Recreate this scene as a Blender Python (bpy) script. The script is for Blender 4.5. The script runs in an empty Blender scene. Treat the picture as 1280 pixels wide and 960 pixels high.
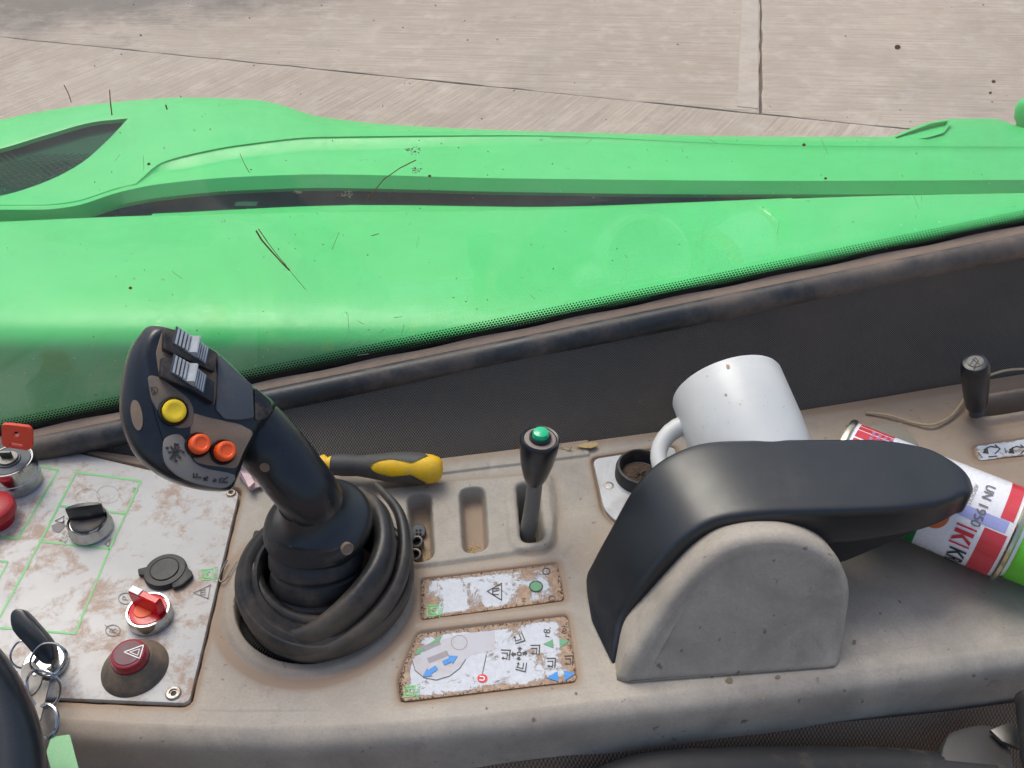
import bpy, bmesh, math, random
import numpy as np
from mathutils import Vector, Matrix
from mathutils.bvhtree import BVHTree
random.seed(7); np.random.seed(7)
R = math.radians
# ------------------------------------------------------------------ camera, light, exposure
CZ, PITCH, FOC = 0.52, R(41), 1150.0
scn = bpy.context.scene
cd = bpy.data.cameras.new('camera'); cam = bpy.data.objects.new('camera', cd)
scn.collection.objects.link(cam); scn.camera = cam
cam.location = (0, 0, CZ); cam.rotation_euler = (R(90) - PITCH, 0, 0)
cd.sensor_width = 36; cd.lens = FOC/1280*36; cd.clip_start = 0.01; cd.clip_end = 500
w = bpy.data.worlds.new('World'); scn.world = w; w.use_nodes = True
nt = w.node_tree; bg = nt.nodes['Background']; sky = nt.nodes.new('ShaderNodeTexSky')
sky.sky_type = 'NISHITA'; sky.sun_disc = False
SUN_EL, SUN_AZ = R(60), R(-28)          # azimuth from +y towards +x
sky.sun_elevation = SUN_EL; sky.sun_rotation = SUN_AZ; sky.dust_density = 5.0; sky.air_density = 1.2
nt.links.new(sky.outputs[0], bg.inputs[0]); bg.inputs[1].default_value = 0.115
sl = bpy.data.lights.new('sun', 'SUN'); sl.energy = 1.45; sl.angle = R(32); sl.color = (1, .96, .9)
so = bpy.data.objects.new('sun', sl); scn.collection.objects.link(so)
sd = Vector((math.sin(SUN_AZ)*math.cos(SUN_EL), math.cos(SUN_AZ)*math.cos(SUN_EL), math.sin(SUN_EL)))
so.rotation_euler = sd.to_track_quat('Z', 'Y').to_euler(); so.location = (0, 1, 3)
vs = scn.view_settings; vs.view_transform = 'Standard'; vs.look = 'None'; vs.exposure = 0.56; vs.gamma = 1
vs.use_curve_mapping = False
# ------------------------------------------------------------------ geometry helpers
CAM = Vector((0, 0, CZ)); CF = Vector((0, math.cos(PITCH), -math.sin(PITCH)))
CU = Vector((0, math.sin(PITCH), math.cos(PITCH))); CR = Vector((1, 0, 0))
def ray(px, py): return (CF + CR*((px-640)/FOC) + CU*((480-py)/FOC))
def P(px, py, z=0.0):
    d = ray(px, py); t = (z-CZ)/d.z
    return CAM + d*t
def PL(px, py, o, n):
    d = ray(px, py); t = (o-CAM).dot(n)/d.dot(n)
    return CAM + d*t
def interp(x, pts):
    xs = [p[0] for p in pts]; ys = [p[1] for p in pts]
    return float(np.interp(x, xs, ys))
def pchip(x, pts):          # smooth monotone interpolation
    xs = [p[0] for p in pts]; ys = [p[1] for p in pts]
    if x <= xs[0]: return ys[0] + (ys[1]-ys[0])/(xs[1]-xs[0])*(x-xs[0])
    if x >= xs[-1]: return ys[-1] + (ys[-1]-ys[-2])/(xs[-1]-xs[-2])*(x-xs[-1])
    n = len(xs); h = [xs[i+1]-xs[i] for i in range(n-1)]; dl = [(ys[i+1]-ys[i])/h[i] for i in range(n-1)]
    m = [dl[0]] + [0 if dl[i-1]*dl[i] <= 0 else 2*dl[i-1]*dl[i]/(dl[i-1]+dl[i]) for i in range(1, n-1)] + [dl[-1]]
    i = max(j for j in range(n-1) if xs[j] <= x); t = (x-xs[i])/h[i]
    return ((1+2*t)*(1-t)**2*ys[i] + t*(1-t)**2*h[i]*m[i] + t*t*(3-2*t)*ys[i+1] + t*t*(t-1)*h[i]*m[i+1])
def catmull(pts, n=6, closed=True):
    pts = [Vector(p) for p in pts]; out = []; N = len(pts)
    rng = range(N) if closed else range(N-1)
    for i in rng:
        g = (lambda k: pts[k % N]) if closed else (lambda k: pts[min(max(k, 0), N-1)])
        a, b, c, d = g(i-1), g(i), g(i+1), g(i+2)
        for k in range(n):
            t = k/n
            out.append(.5*((2*b)+(c-a)*t+(2*a-5*b+4*c-d)*t*t+(3*b-a-3*c+d)*t**3))
    if not closed: out.append(pts[-1].copy())
    return out
def round_poly(pts, r, n=5):
    pts = [Vector(p) for p in pts]; out = []; N = len(pts)
    for i in range(N):
        a, b, c = pts[i-1], pts[i], pts[(i+1) % N]
        u, v = (a-b), (c-b); rr = r[i] if isinstance(r, (list, tuple)) else r
        k = min(rr, u.length*.48, v.length*.48)
        p, q = b+u.normalized()*k, b+v.normalized()*k
        for j in range(n+1):
            t = j/n; out.append(p*(1-t)**2 + b*2*t*(1-t) + q*t*t)
    return out
COL = scn.collection
def empty(name, loc, label, cat, group=None, kind=None):
    o = bpy.data.objects.new(name, None); COL.objects.link(o); o.location = loc; o.empty_display_size = .02
    tag(o, label, cat, group, kind); return o
def tag(o, label=None, cat=None, group=None, kind=None):
    if label: o['label'] = label
    if cat: o['category'] = cat
    if group: o['group'] = group
    if kind: o['kind'] = kind
    return o
def wloc(o):
    v = Vector((0, 0, 0))
    while o is not None: v += Vector(o.location); o = o.parent
    return v
def part(name, geo, mat, parent=None, smooth=True, loc=None, auto=None, weld=False):
    v, f = geo[0], geo[1]
    me = bpy.data.meshes.new(name); base = wloc(parent) if parent else (Vector(loc) if loc else Vector((0, 0, 0)))
    if parent is not None and loc is not None: base = Vector(loc)
    me.from_pydata([tuple(Vector(q)-base) for q in v], [], f)
    mats = mat if isinstance(mat, (list, tuple)) else [mat]
    for m_ in mats: me.materials.append(m_)
    if len(geo) > 2: me.polygons.foreach_set('material_index', geo[2])
    me.validate()
    if smooth:
        me.polygons.foreach_set('use_smooth', [True]*len(me.polygons))
        me.set_sharp_from_angle(angle=R(auto if auto else 38))
    o = bpy.data.objects.new(name, me); COL.objects.link(o)
    if parent is not None:
        o.parent = parent; o.location = base-wloc(parent)
    elif loc: o.location = loc
    bm = bmesh.new(); bm.from_mesh(me)
    if weld: bmesh.ops.remove_doubles(bm, verts=bm.verts, dist=1e-5)
    bmesh.ops.recalc_face_normals(bm, faces=bm.faces); bm.to_mesh(me); bm.free()
    return o
def merge(*gs):
    V, F = [], []
    for g in gs:
        n = len(V); V += list(g[0]); F += [tuple(i+n for i in f) for f in g[1]]
    return V, F
def loft(rings, closed=True, cap0=True, cap1=True):
    V = [Vector(p) for r in rings for p in r]; n = len(rings[0]); F = []
    for i in range(len(rings)-1):
        for j in range(n if closed else n-1):
            a, b = i*n+j, i*n+(j+1) % n; F.append((a, b, b+n, a+n))
    if closed and cap0: F.append(tuple(range(n))[::-1])
    if closed and cap1: F.append(tuple(range((len(rings)-1)*n, len(rings)*n)))
    return V, F
def frame(ax):
    ax = Vector(ax).normalized(); h = Vector((1, 0, 0)) if abs(ax.x) < .8 else Vector((0, 1, 0))
    u = h-ax*h.dot(ax); u.normalize(); return u, ax.cross(u), ax
def lathe(o, ax, prof, seg=40, cap=True, wob=None):
    u, v, a = frame(ax); o = Vector(o); rings = []
    for r, h in prof:
        r = max(r, 1e-5); rings.append([o+a*h+(u*math.cos(t)+v*math.sin(t))*r*(1+(wob(t, h) if wob else 0)) for t in [2*math.pi*k/seg for k in range(seg)]])
    return loft(rings, True, cap, cap)
def tube(pts, r, seg=10, closed=False, flat=1.0, up=None):
    pts = [Vector(p) for p in pts]; N = len(pts); rings = []; pu = None
    for i, p in enumerate(pts):
        a, b = (pts[i-1], pts[(i+1) % N]) if closed else (pts[max(i-1, 0)], pts[min(i+1, N-1)])
        t = (b-a).normalized()
        if up is not None: u = Vector(up)-t*Vector(up).dot(t)
        elif pu is None: u = frame(t)[0]
        else: u = pu-t*pu.dot(t)
        u.normalize(); pu = u; v = t.cross(u); rr = r[i] if isinstance(r, (list, tuple)) else r
        rings.append([p+(u*math.cos(k)*flat+v*math.sin(k))*rr for k in [2*math.pi*j/seg for j in range(seg)]])
    if closed:
        V, F = loft(rings, True, False, False); n = seg; m = (N-1)*n
        # match the seam by nearest start
        k0 = min(range(n), key=lambda k: (rings[-1][0]-rings[0][k]).length)
        for j in range(n): F.append((m+j, m+(j+1) % n, (k0+j+1) % n, (k0+j) % n))
        return V, F
    return loft(rings)
def slab(poly, dz, bev=0.0, n=None):      # poly of Vectors, top at poly, extruded by -dz along n, bevelled top edge
    poly = [Vector(p) for p in poly]; n = Vector(n) if n is not None else Vector((0, 0, 1))
    c = sum(poly, Vector())/len(poly); rings = []
    if bev > 0:
        for k, (ins, dn) in enumerate(((1, 0), (.3, .3), (0, 1))):
            rr = []
            for p in poly:
                d = (c-p); L = max(d.length, 1e-6); rr.append(p+d/L*min(bev*ins, L*.5)-n*bev*dn)
            rings.append(rr)
    else: rings.append(poly)
    rings.append([p-n*dz for p in poly])
    return loft(rings)
def box(c, u, v, w_, bev=0):               # half-vectors
    c, u, v, w_ = map(Vector, (c, u, v, w_))
    V = [c+u*a+v*b+w_*d for d in (-1, 1) for a, b in ((-1, -1), (1, -1), (1, 1), (-1, 1))]
    F = [(0, 3, 2, 1), (4, 5, 6, 7)]+[(i, (i+1) % 4, (i+1) % 4+4, i+4) for i in range(4)]
    return V, F
def disc(o, ax, r, seg=28, sx=1): 
    u, v, a = frame(ax); return [Vector(o)+u*math.cos(t)*r*sx+v*math.sin(t)*r for t in [2*math.pi*k/seg for k in range(seg)]], [tuple(range(seg))]
class Flat:                                 # flat print on a plane
    def __init__(s, f): s.f = f if callable(f) else (lambda x, y, z=f: P(x, y, z)); s.V = []; s.F = []
    def poly(s, pts): n = len(s.V); s.V += [s.f(*p) for p in pts]; s.F.append(tuple(range(n, n+len(pts)))); return s
    def line(s, a, b, w_):
        a, b = Vector(a), Vector(b); d = (b-a).normalized(); m = Vector((-d.y, d.x))*w_/2
        return s.poly([a+m, a-m, b-m, b+m])
    def path(s, pts, w_, closed=False):
        N = len(pts)
        for i in range(N if closed else N-1):
            a, b = Vector(pts[i]), Vector(pts[(i+1) % N]); d = (b-a).normalized()*w_*.4
            s.line(a-d, b+d, w_)
        return s
    def ring(s, c, rx, ry, w_, n=22):
        for i in range(n):
            q = []
            for k in (i, i+1):
                t = 2*math.pi*k/n; q.append((t, k))
            t0, t1 = q[0][0], q[1][0]
            f = lambda t, e: (c[0]+math.cos(t)*(rx+e), c[1]+math.sin(t)*(ry+e))
            s.poly([f(t0, -w_/2), f(t0, w_/2), f(t1, w_/2), f(t1, -w_/2)])
        return s
    def disc(s, c, rx, ry, n=20): return s.poly([(c[0]+math.cos(2*math.pi*k/n)*rx, c[1]+math.sin(2*math.pi*k/n)*ry) for k in range(n)])
    def text(s, body, o, u, v, size, align='CENTER', bold=0.0):     # u, v pixel vectors for the letter's right and up
        V, F = textgeo(body, align, bold); n = len(s.V)
        for (x, y) in V: s.V.append(s.f(o[0]+(u[0]*x+v[0]*y)*size, o[1]+(u[1]*x+v[1]*y)*size))
        s.F += [tuple(i+n for i in f) for f in F]; return s
    def arrow(s, a, b, w_, hw):
        a, b = Vector(a), Vector(b); d = (b-a); L = d.length; d.normalize(); m = Vector((-d.y, d.x)); k = a+d*(L*.5)
        return s.poly([a+m*w_, a-m*w_, k-m*w_, k-m*hw, b, k+m*hw, k+m*w_])
    def geo(s): return s.V, s.F
_tc = {}
def textgeo(body, align='CENTER', bold=0.0):
    key = (body, align, bold)
    if key in _tc: return _tc[key]
    c = bpy.data.curves.new('lettering', 'FONT'); c.body = body; c.align_x = align; c.align_y = 'CENTER'; c.size = 1; c.resolution_u = 3; c.offset = bold
    o = bpy.data.objects.new('lettering', c); COL.objects.link(o)
    dg = bpy.context.evaluated_depsgraph_get(); dg.update(); me = bpy.data.meshes.new_from_object(o.evaluated_get(dg))
    r = ([(q.co.x, q.co.y) for q in me.vertices], [tuple(p.vertices) for p in me.polygons])
    bpy.data.objects.remove(o); bpy.data.curves.remove(c); bpy.data.meshes.remove(me); _tc[key] = r; return r
# ------------------------------------------------------------------ materials
def srgb(r, g, b):
    f = lambda c: (c/255/12.92) if c/255 <= .04045 else ((c/255+.055)/1.055)**2.4
    return (f(r), f(g), f(b), 1)
class NT:
    def __init__(s, name):
        s.m = bpy.data.materials.new(name); s.m.use_nodes = True; s.t = s.m.node_tree; s.n = s.t.nodes; s.l = s.t.links
        s.b = s.n['Principled BSDF']; s.out = s.n['Material Output']; s.tc = s.n.new('ShaderNodeTexCoord')
    def link(s, a, b): s.l.new(a, b)
    def mapping(s, scale=(1, 1, 1), rot=(0, 0, 0), src='Object', loc=(0, 0, 0)):
        m = s.n.new('ShaderNodeMapping'); m.inputs['Scale'].default_value = scale; m.inputs['Rotation'].default_value = rot; m.inputs['Location'].default_value = loc
        s.link(s.tc.outputs[src], m.inputs[0]); return m.outputs[0]
    def noise(s, scale, detail=5, rough=.6, vec=None, dist=0):
        n = s.n.new('ShaderNodeTexNoise'); n.inputs['Scale'].default_value = scale; n.inputs['Detail'].default_value = detail
        n.inputs['Roughness'].default_value = rough; n.inputs['Distortion'].default_value = dist
        s.link(vec if vec else s.tc.outputs['Object'], n.inputs['Vector']); return n.outputs['Fac']
    def ramp(s, v, a, b, lo=0, hi=1):
        n = s.n.new('ShaderNodeMapRange'); n.inputs[1].default_value = a; n.inputs[2].default_value = b
        n.inputs[3].default_value = lo; n.inputs[4].default_value = hi; s.link(v, n.inputs[0]); return n.outputs[0]
    def math(s, op, a, b=None):
        n = s.n.new('ShaderNodeMath'); n.operation = op
        for i, q in enumerate((a, b)):
            if q is None: continue
            if isinstance(q, (int, float)): n.inputs[i].default_value = q
            else: s.link(q, n.inputs[i])
        return n.outputs[0]
    def mix(s, f, a, b):
        n = s.n.new('ShaderNodeMix'); n.data_type = 'RGBA'
        for i, q in ((0, f), (6, a), (7, b)):
            if isinstance(q, (int, float, tuple, list)): n.inputs[i].default_value = q
            else: s.link(q, n.inputs[i])
        return n.outputs[2]
    def attr(s, name): n = s.n.new('ShaderNodeAttribute'); n.attribute_name = name; return n.outputs['Fac']
    def bump(s, h, strength=.3, dist=.001):
        n = s.n.new('ShaderNodeBump'); n.inputs['Strength'].default_value = strength; n.inputs['Distance'].default_value = dist
        s.link(h, n.inputs['Height']); s.link(n.outputs[0], s.b.inputs['Normal']); return n
    def set(s, **k):
        mp = dict(col='Base Color', rough='Roughness', metal='Metallic', coat='Coat Weight', coatr='Coat Roughness', spec='Specular IOR Level',
                  trans='Transmission Weight', ior='IOR', alpha='Alpha', emis='Emission Color', es='Emission Strength', sss='Subsurface Weight', sheen='Sheen Weight')
        for a, q in k.items():
            i = s.b.inputs[mp[a]]
            if isinstance(q, (int, float, tuple)): i.default_value = q
            else: s.link(q, i)
        return s
DUST = srgb(150, 126, 104)
def plain(name, col, rough=.5, dust=.3, dustcol=DUST, scale=60, metal=0, coat=0, bump=.15, spec=.5, **k):
    t = NT(name); n1 = t.noise(scale, 8, .7); n2 = t.noise(scale*.22, 4, .6); n3 = t.noise(scale*9, 3, .7)
    f = t.ramp(t.math('ADD', t.math('MULTIPLY', n1, .6), t.math('MULTIPLY', n2, .5)), .62-dust*.25, .78-dust*.1, 0, min(1, dust*1.6))
    c = t.mix(t.ramp(n3, .3, .7), col, tuple(min(1, q*1.12+.002) for q in col[:3])+(1,))
    t.set(col=t.mix(f, c, dustcol), rough=t.math('ADD', t.ramp(n1, .3, .7, rough*.85, min(1, rough*1.15)), t.math('MULTIPLY', f, .35)), metal=metal, coat=coat, spec=spec, **k)
    if metal: t.set(metal=t.math('SUBTRACT', 1, f))
    t.bump(t.math('ADD', n3, t.math('MULTIPLY', n1, .7)), bump, .0006); return t.m
M = {}
M['armblack'] = plain('arm_pad_vinyl', (.009, .012, .016, 1), .36, .05, scale=30, bump=.05, coat=.15, coatr=.25, spec=.6)
M['black'] = plain('black_plastic', (.010, .014, .020, 1), .30, .06, scale=40, bump=.06, coat=.12)
M['black_dusty'] = plain('black_plastic_dusty', (.012, .015, .019, 1), .45, .42, scale=70, bump=.2)
M['matt'] = plain('matt_black', (.014, .015, .017, 1), .65, .2, scale=80)
M['rubber'] = plain('rubber', (.018, .018, .020, 1), .55, .33, srgb(120, 104, 88), scale=45, bump=.25)
M['boot'] = plain('boot_rubber', (.022, .022, .023, 1), .42, .5, srgb(112, 98, 84), scale=30, bump=.25)
M['rubber_clean'] = plain('rubber_dark', (.014, .014, .016, 1), .5, .1, scale=45)
M['chrome'] = plain('chrome', (.42, .43, .44, 1), .16, .1, scale=80, metal=1, bump=.05)
M['steel'] = plain('steel', (.16, .155, .145, 1), .42, .25, scale=90, metal=1)
M['dullkey'] = plain('dull_key_metal', srgb(128, 122, 116), .45, .3, scale=90, spec=.6)
M['screw'] = plain('screw_steel', (.36, .33, .3, 1), .4, .45, scale=200, metal=1)
M['red'] = plain('red_plastic', srgb(196, 26, 30), .3, .1, scale=90, coat=.3)
M['redkey'] = plain('red_key_plastic', srgb(226, 72, 46), .4, .12, scale=90)
M['mushroom'] = plain('dark_red_plastic', srgb(168, 20, 34), .4, .1, scale=80)
M['orange'] = plain('orange_plastic', srgb(250, 96, 40), .38, .1, scale=120)
M['yellow'] = plain('yellow_plastic', srgb(238, 205, 40), .4, .18, scale=150)
M['screw_yellow'] = plain('screwdriver_yellow', srgb(240, 190, 30), .42, .25, scale=80)
M['handle_grey'] = plain('handle_grey', srgb(66, 66, 66), .6, .25, scale=80)
M['knobgrey'] = plain('grey_print_plate', srgb(118, 118, 116), .5, .3, scale=120)
M['beige'] = plain('dusty_beige', srgb(128, 112, 98), .75, .5, scale=90, bump=.4)
M['slate'] = plain('slate_plastic', srgb(78, 84, 90), .5, .2, scale=90)
M['roller'] = plain('roller_grey', srgb(186, 192, 198), .3, .3, scale=160)
M['greenlens'] = plain('green_lens', srgb(0, 190, 130), .22, .0, scale=150, coat=.6)
M['ink'] = plain('black_print', srgb(44, 42, 42), .5, .25, srgb(150, 130, 115), scale=250, bump=0)
M['greyink'] = plain('grey_print', srgb(112, 106, 104), .5, .2, srgb(190, 175, 160), scale=250, bump=0)
M['greenink'] = plain('green_print', srgb(112, 188, 118), .5, .35, srgb(196, 182, 165), scale=160, bump=0)
M['blueink'] = plain('blue_print', srgb(30, 130, 205), .5, .2, srgb(190, 175, 160), scale=250, bump=0)
M['redink'] = plain('red_print', srgb(205, 40, 52), .5, .12, srgb(190, 160, 145), scale=250, bump=0)
M['mutedgreen'] = plain('muted_green_print', srgb(90, 150, 110), .5, .3, srgb(170, 150, 130), scale=250, bump=0)
M['mauve'] = plain('mauve_print', srgb(178, 178, 186), .5, .35, srgb(190, 170, 150), scale=250, bump=0)
M['mauvedark'] = plain('grey_mauve_print', srgb(140, 132, 140), .5, .3, srgb(190, 170, 150), scale=250, bump=0)
M['whiteink'] = plain('white_print', srgb(236, 236, 236), .5, .1, scale=250, bump=0)
M['alum'] = plain('aluminium_plate', srgb(190, 192, 194), .55, .4, scale=45, bump=.25)
M['white_can'] = plain('can_white_paint', srgb(232, 232, 236), .28, .06, scale=60, coat=.3, bump=.03)
M['can_red'] = plain('can_red_paint', srgb(204, 56, 66), .3, .05, scale=60, coat=.3, bump=.02)
M['can_orange'] = plain('can_orange_print', srgb(214, 104, 52), .3, .05, scale=60, bump=.02)
M['can_green'] = plain('can_green_print', srgb(24, 120, 62), .3, .05, scale=60, bump=.02)
M['can_blue'] = plain('can_lilac_print', srgb(160, 166, 216), .3, .05, scale=60, bump=.02)
M['can_cap'] = plain('can_cap_green', srgb(100, 196, 50), .4, .08, scale=60)
M['gold'] = plain('rim_metal', (.6, .56, .42, 1), .25, .15, scale=60, metal=1)
M['tagcard'] = plain('green_card', srgb(136, 186, 138), .7, .1, scale=60)
M['twine'] = plain('twine', srgb(176, 158, 130), .85, .3, scale=200)
M['straw'] = plain('straw', srgb(186, 160, 110), .8, .3, scale=200)
M['crumb'] = plain('dirt_crumb', srgb(112, 84, 64), .95, .4, srgb(150, 122, 98), scale=300, bump=.6)
M['crumbd'] = plain('soil', srgb(70, 56, 46), .95, .3, srgb(120, 100, 82), scale=300, bump=.8)
M['pink'] = plain('pink_wrapper', srgb(214, 184, 186), .5, .25, scale=120)
M['hose'] = plain('corrugated_hose', (.006, .006, .006, 1), .5, .08, scale=80)
M['hole_shade'] = plain('painted_hole_shade', (.006, .006, .006, 1), .8, .1, scale=40)  # near-black colour stands in for the shade inside openings

def m_console():
    t = NT('moulded_grey_plastic'); a = t.attr('dust')
    n1 = t.noise(22, 8, .68, dist=.4); n2 = t.noise(7, 4, .6); n3 = t.noise(600, 3, .7); n4 = t.noise(90, 6, .75)
    base = t.mix(t.ramp(n1, .35, .65), srgb(154, 148, 138), srgb(186, 178, 166))
    base = t.mix(t.ramp(n3, .35, .7, 0, .35), base, srgb(140, 130, 120))
    k = t.math('ADD', t.math('MULTIPLY', a, .75), t.math('ADD', t.math('MULTIPLY', n1, .35), t.math('MULTIPLY', n2, .5)))
    k = t.math('ADD', k, t.math('MULTIPLY', n4, .25))
    f = t.ramp(k, .50, 1.08, 0, .92)
    base = t.mix(f, base, srgb(150, 127, 106))
    base = t.mix(t.ramp(t.noise(38, 8, .8, dist=.8), .56, .72, 0, .5), base, srgb(132, 116, 100))
    sp = t.ramp(t.noise(140, 2, .5), .70, .76); base = t.mix(t.math('MULTIPLY', sp, .7), base, srgb(92, 80, 66))
    sc = t.ramp(t.noise(18, 10, .85, dist=.3), .60, .68, 0, .45); base = t.mix(sc, base, srgb(122, 106, 90)); li = t.ramp(t.noise(30, 9, .85, dist=.2), .62, .70, 0, .35); base = t.mix(li, base, srgb(200, 196, 188))
    t.set(col=base, rough=t.ramp(n1, .3, .7, .48, .68), spec=.4)
    t.bump(t.math('ADD', n3, t.math('MULTIPLY', n4, 1.2)), .22, .0006); return t.m
def m_panel():
    t = NT('stained_white_panel'); v = t.mapping((1, 1, 1)); n1 = t.noise(44, 10, .76, v, .35); n2 = t.noise(12, 4, .6, v); n3 = t.noise(400, 3, .7)
    n4 = t.noise(120, 5, .8); a = t.attr('dust')
    base = t.mix(t.ramp(n2, .3, .7), srgb(182, 180, 178), srgb(202, 200, 197))
    f = t.ramp(t.math('ADD', t.math('ADD', t.math('MULTIPLY', n1, .8), t.math('MULTIPLY', n4, .25)), t.math('MULTIPLY', n2, .35)), .70, .80, 0, .75)
    base = t.mix(f, base, srgb(160, 128, 104))
    g = t.ramp(t.noise(200, 4, .8, v), .62, .72, 0, .5); base = t.mix(g, base, srgb(150, 130, 112))
    t.set(col=base, rough=t.ramp(n1, .3, .7, .35, .65), spec=.45); t.bump(t.math('ADD', n4, t.math('MULTIPLY', f, .8)), .25, .0005); return t.m
def m_decal():
    t = NT('worn_white_decal'); v = t.mapping((1, 1, 1)); n1 = t.noise(48, 10, .75, v, .6); n4 = t.noise(260, 4, .8)
    e = t.attr('dust')
    base = t.mix(t.ramp(n4, .3, .7), srgb(186, 191, 200), srgb(206, 209, 214))
    f = t.ramp(t.math('ADD', t.math('MULTIPLY', n1, 1.0), t.math('MULTIPLY', e, .5)), .555, .61, 0, .95)
    base = t.mix(f, base, t.mix(t.ramp(n4, .4, .65), srgb(140, 108, 82), srgb(178, 150, 122)))
    t.set(col=base, rough=.55); t.bump(t.math('ADD', t.math('MULTIPLY', f, 1.5), n4), .5, .0006); return t.m
def m_green():
    t = NT('green_gloss_paint'); n1 = t.noise(3.2, 6, .65, dist=.3); n2 = t.noise(34, 7, .75); n3 = t.noise(160, 3, .6)
    v = t.mapping((3, 40, 3)); n4 = t.noise(2, 7, .8, v)
    base = t.mix(t.ramp(n1, .3, .7), srgb(52, 194, 94), srgb(74, 206, 114))
    f = t.ramp(t.math('ADD', t.math('MULTIPLY', n2, .6), t.math('MULTIPLY', n1, .5)), .60, .80, 0, .22); base = t.mix(f, base, srgb(150, 196, 140))
    f2 = t.ramp(n4, .60, .74, 0, .35); base = t.mix(f2, base, srgb(140, 216, 160))
    sp = t.ramp(t.noise(46, 2, .5), .765, .785, 0, .8); base = t.mix(sp, base, srgb(70, 80, 50))
    t.set(col=base, rough=t.ramp(n2, .3, .7, .30, .50), coat=.08, coatr=.15, spec=.35); t.bump(n3, .04, .0008); return t.m
def m_concrete(rot, name):
    t = NT(name); v0 = t.mapping((1, 1, 1), (0, 0, rot)); mp2 = t.n.new('ShaderNodeMapping'); mp2.inputs['Scale'].default_value = (.6, 22, 1); t.link(v0, mp2.inputs[0]); v = mp2.outputs[0]; n1 = t.noise(3.0, 8, .75, v, .3); n2 = t.noise(.8, 5, .6); n3 = t.noise(60, 6, .8); n4 = t.noise(7, 7, .7)
    base = t.mix(t.ramp(n2, .3, .7), srgb(178, 162, 148), srgb(200, 185, 172))
    base = t.mix(t.ramp(n1, .40, .64, 0, .7), base, srgb(150, 136, 126))
    base = t.mix(t.ramp(n4, .50, .70, 0, .5), base, srgb(210, 199, 187)); base = t.mix(t.ramp(t.noise(1.7, 7, .75, dist=.5), .52, .70, 0, .45), base, srgb(158, 144, 133))
    base = t.mix(t.ramp(n3, .58, .72, 0, .6), base, srgb(122, 112, 104)); base = t.mix(t.ramp(t.noise(26, 6, .8), .60, .72, 0, .45), base, srgb(216, 206, 194))
    # damp stain far left, with its own ragged outline
    d = t.n.new('ShaderNodeVectorMath'); d.operation = 'DISTANCE'; mp = t.mapping((.42, 1, 1)); t.link(mp, d.inputs[0]); d.inputs[1].default_value = (-2.9*.42, 5.9, 0)
    s = t.ramp(t.math('ADD', d.outputs['Value'], t.math('MULTIPLY', t.noise(2.2, 8, .75), 1.7)), 1.3, 1.75, .75, 0)
    base = t.mix(s, base, srgb(104, 98, 94))
    t.set(col=base, rough=.85, spec=.3); t.bump(t.math('ADD', t.math('MULTIPLY', n1, 1.5), n3), .55, .012); return t.m
def m_fabric(name, c1, c2, dust, pitch=.0016, axes=('X', 'Z')):
    t = NT(name); s = t.n.new('ShaderNodeSeparateXYZ'); t.link(t.tc.outputs['Object'], s.inputs[0])
    k = 2*math.pi/pitch
    w1 = t.math('SINE', t.math('MULTIPLY', t.math('ADD', s.outputs[axes[0]], t.math('MULTIPLY', s.outputs[axes[1]], .12)), k))
    w2 = t.math('SINE', t.math('MULTIPLY', s.outputs[axes[1]], k*1.15))
    wv = t.math('MULTIPLY', w1, w2); n1 = t.noise(14, 7, .7); n2 = t.noise(140, 5, .75); n5 = t.noise(5, 4, .6)
    base = t.mix(t.ramp(wv, -.5, .9), c1, c2)
    f = t.ramp(t.math('ADD', t.math('MULTIPLY', n1, .6), t.math('ADD', t.math('MULTIPLY', n2, .2), t.math('MULTIPLY', n5, .35))), .62-dust*.2, .95-dust*.2, 0, .2+dust*.75)
    base = t.mix(f, base, srgb(122, 108, 94))
    sp = t.ramp(t.noise(30, 3, .6), .72, .76, 0, .5); base = t.mix(sp, base, srgb(150, 138, 122))
    t.set(col=base, rough=.9, spec=.15); t.bump(wv, .7, .0005); return t.m
def m_glass():
    t = NT('dirty_window_glass'); n = t.n
    ge = n.new('ShaderNodeNewGeometry'); dt = n.new('ShaderNodeVectorMath'); dt.operation = 'DOT_PRODUCT'
    t.link(ge.outputs['Incoming'], dt.inputs[0]); t.link(ge.outputs['Normal'], dt.inputs[1])
    fre = t.math('ADD', t.math('MULTIPLY', t.math('POWER', t.math('SUBTRACT', 1, t.math('ABSOLUTE', dt.outputs['Value'])), 5), .9), .05)
    gl = n.new('ShaderNodeBsdfGlossy'); gl.inputs['Roughness'].default_value = .02; tr = n.new('ShaderNodeBsdfTransparent'); tr.inputs[0].default_value = (.97, .985, .975, 1)
    df = n.new('ShaderNodeBsdfDiffuse'); df.inputs[0].default_value = (.75, .78, .75, 1)
    n1 = t.noise(5, 6, .7, dist=1.2); n2 = t.noise(38, 7, .8); v = t.mapping((9, 9, 1.2), (0, .5, 0)); n3 = t.noise(3, 6, .8, v)
    sm = t.math('ADD', t.ramp(n1, .30, .72, .05, .14), t.math('ADD', t.ramp(n2, .66, .80, 0, .22), t.ramp(n3, .64, .78, 0, .10)))
    m1 = n.new('ShaderNodeMixShader'); t.link(fre, m1.inputs[0]); t.link(tr.outputs[0], m1.inputs[1]); t.link(gl.outputs[0], m1.inputs[2])
    m2 = n.new('ShaderNodeMixShader'); t.link(sm, m2.inputs[0]); t.link(m1.outputs[0], m2.inputs[1]); t.link(df.outputs[0], m2.inputs[2])
    t.link(m2.outputs[0], t.out.inputs[0]); return t.m
def m_lens(name, col):
    t = NT(name); t.set(col=col, rough=.22, trans=.25, ior=1.45, coat=.15); return t.m
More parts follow.
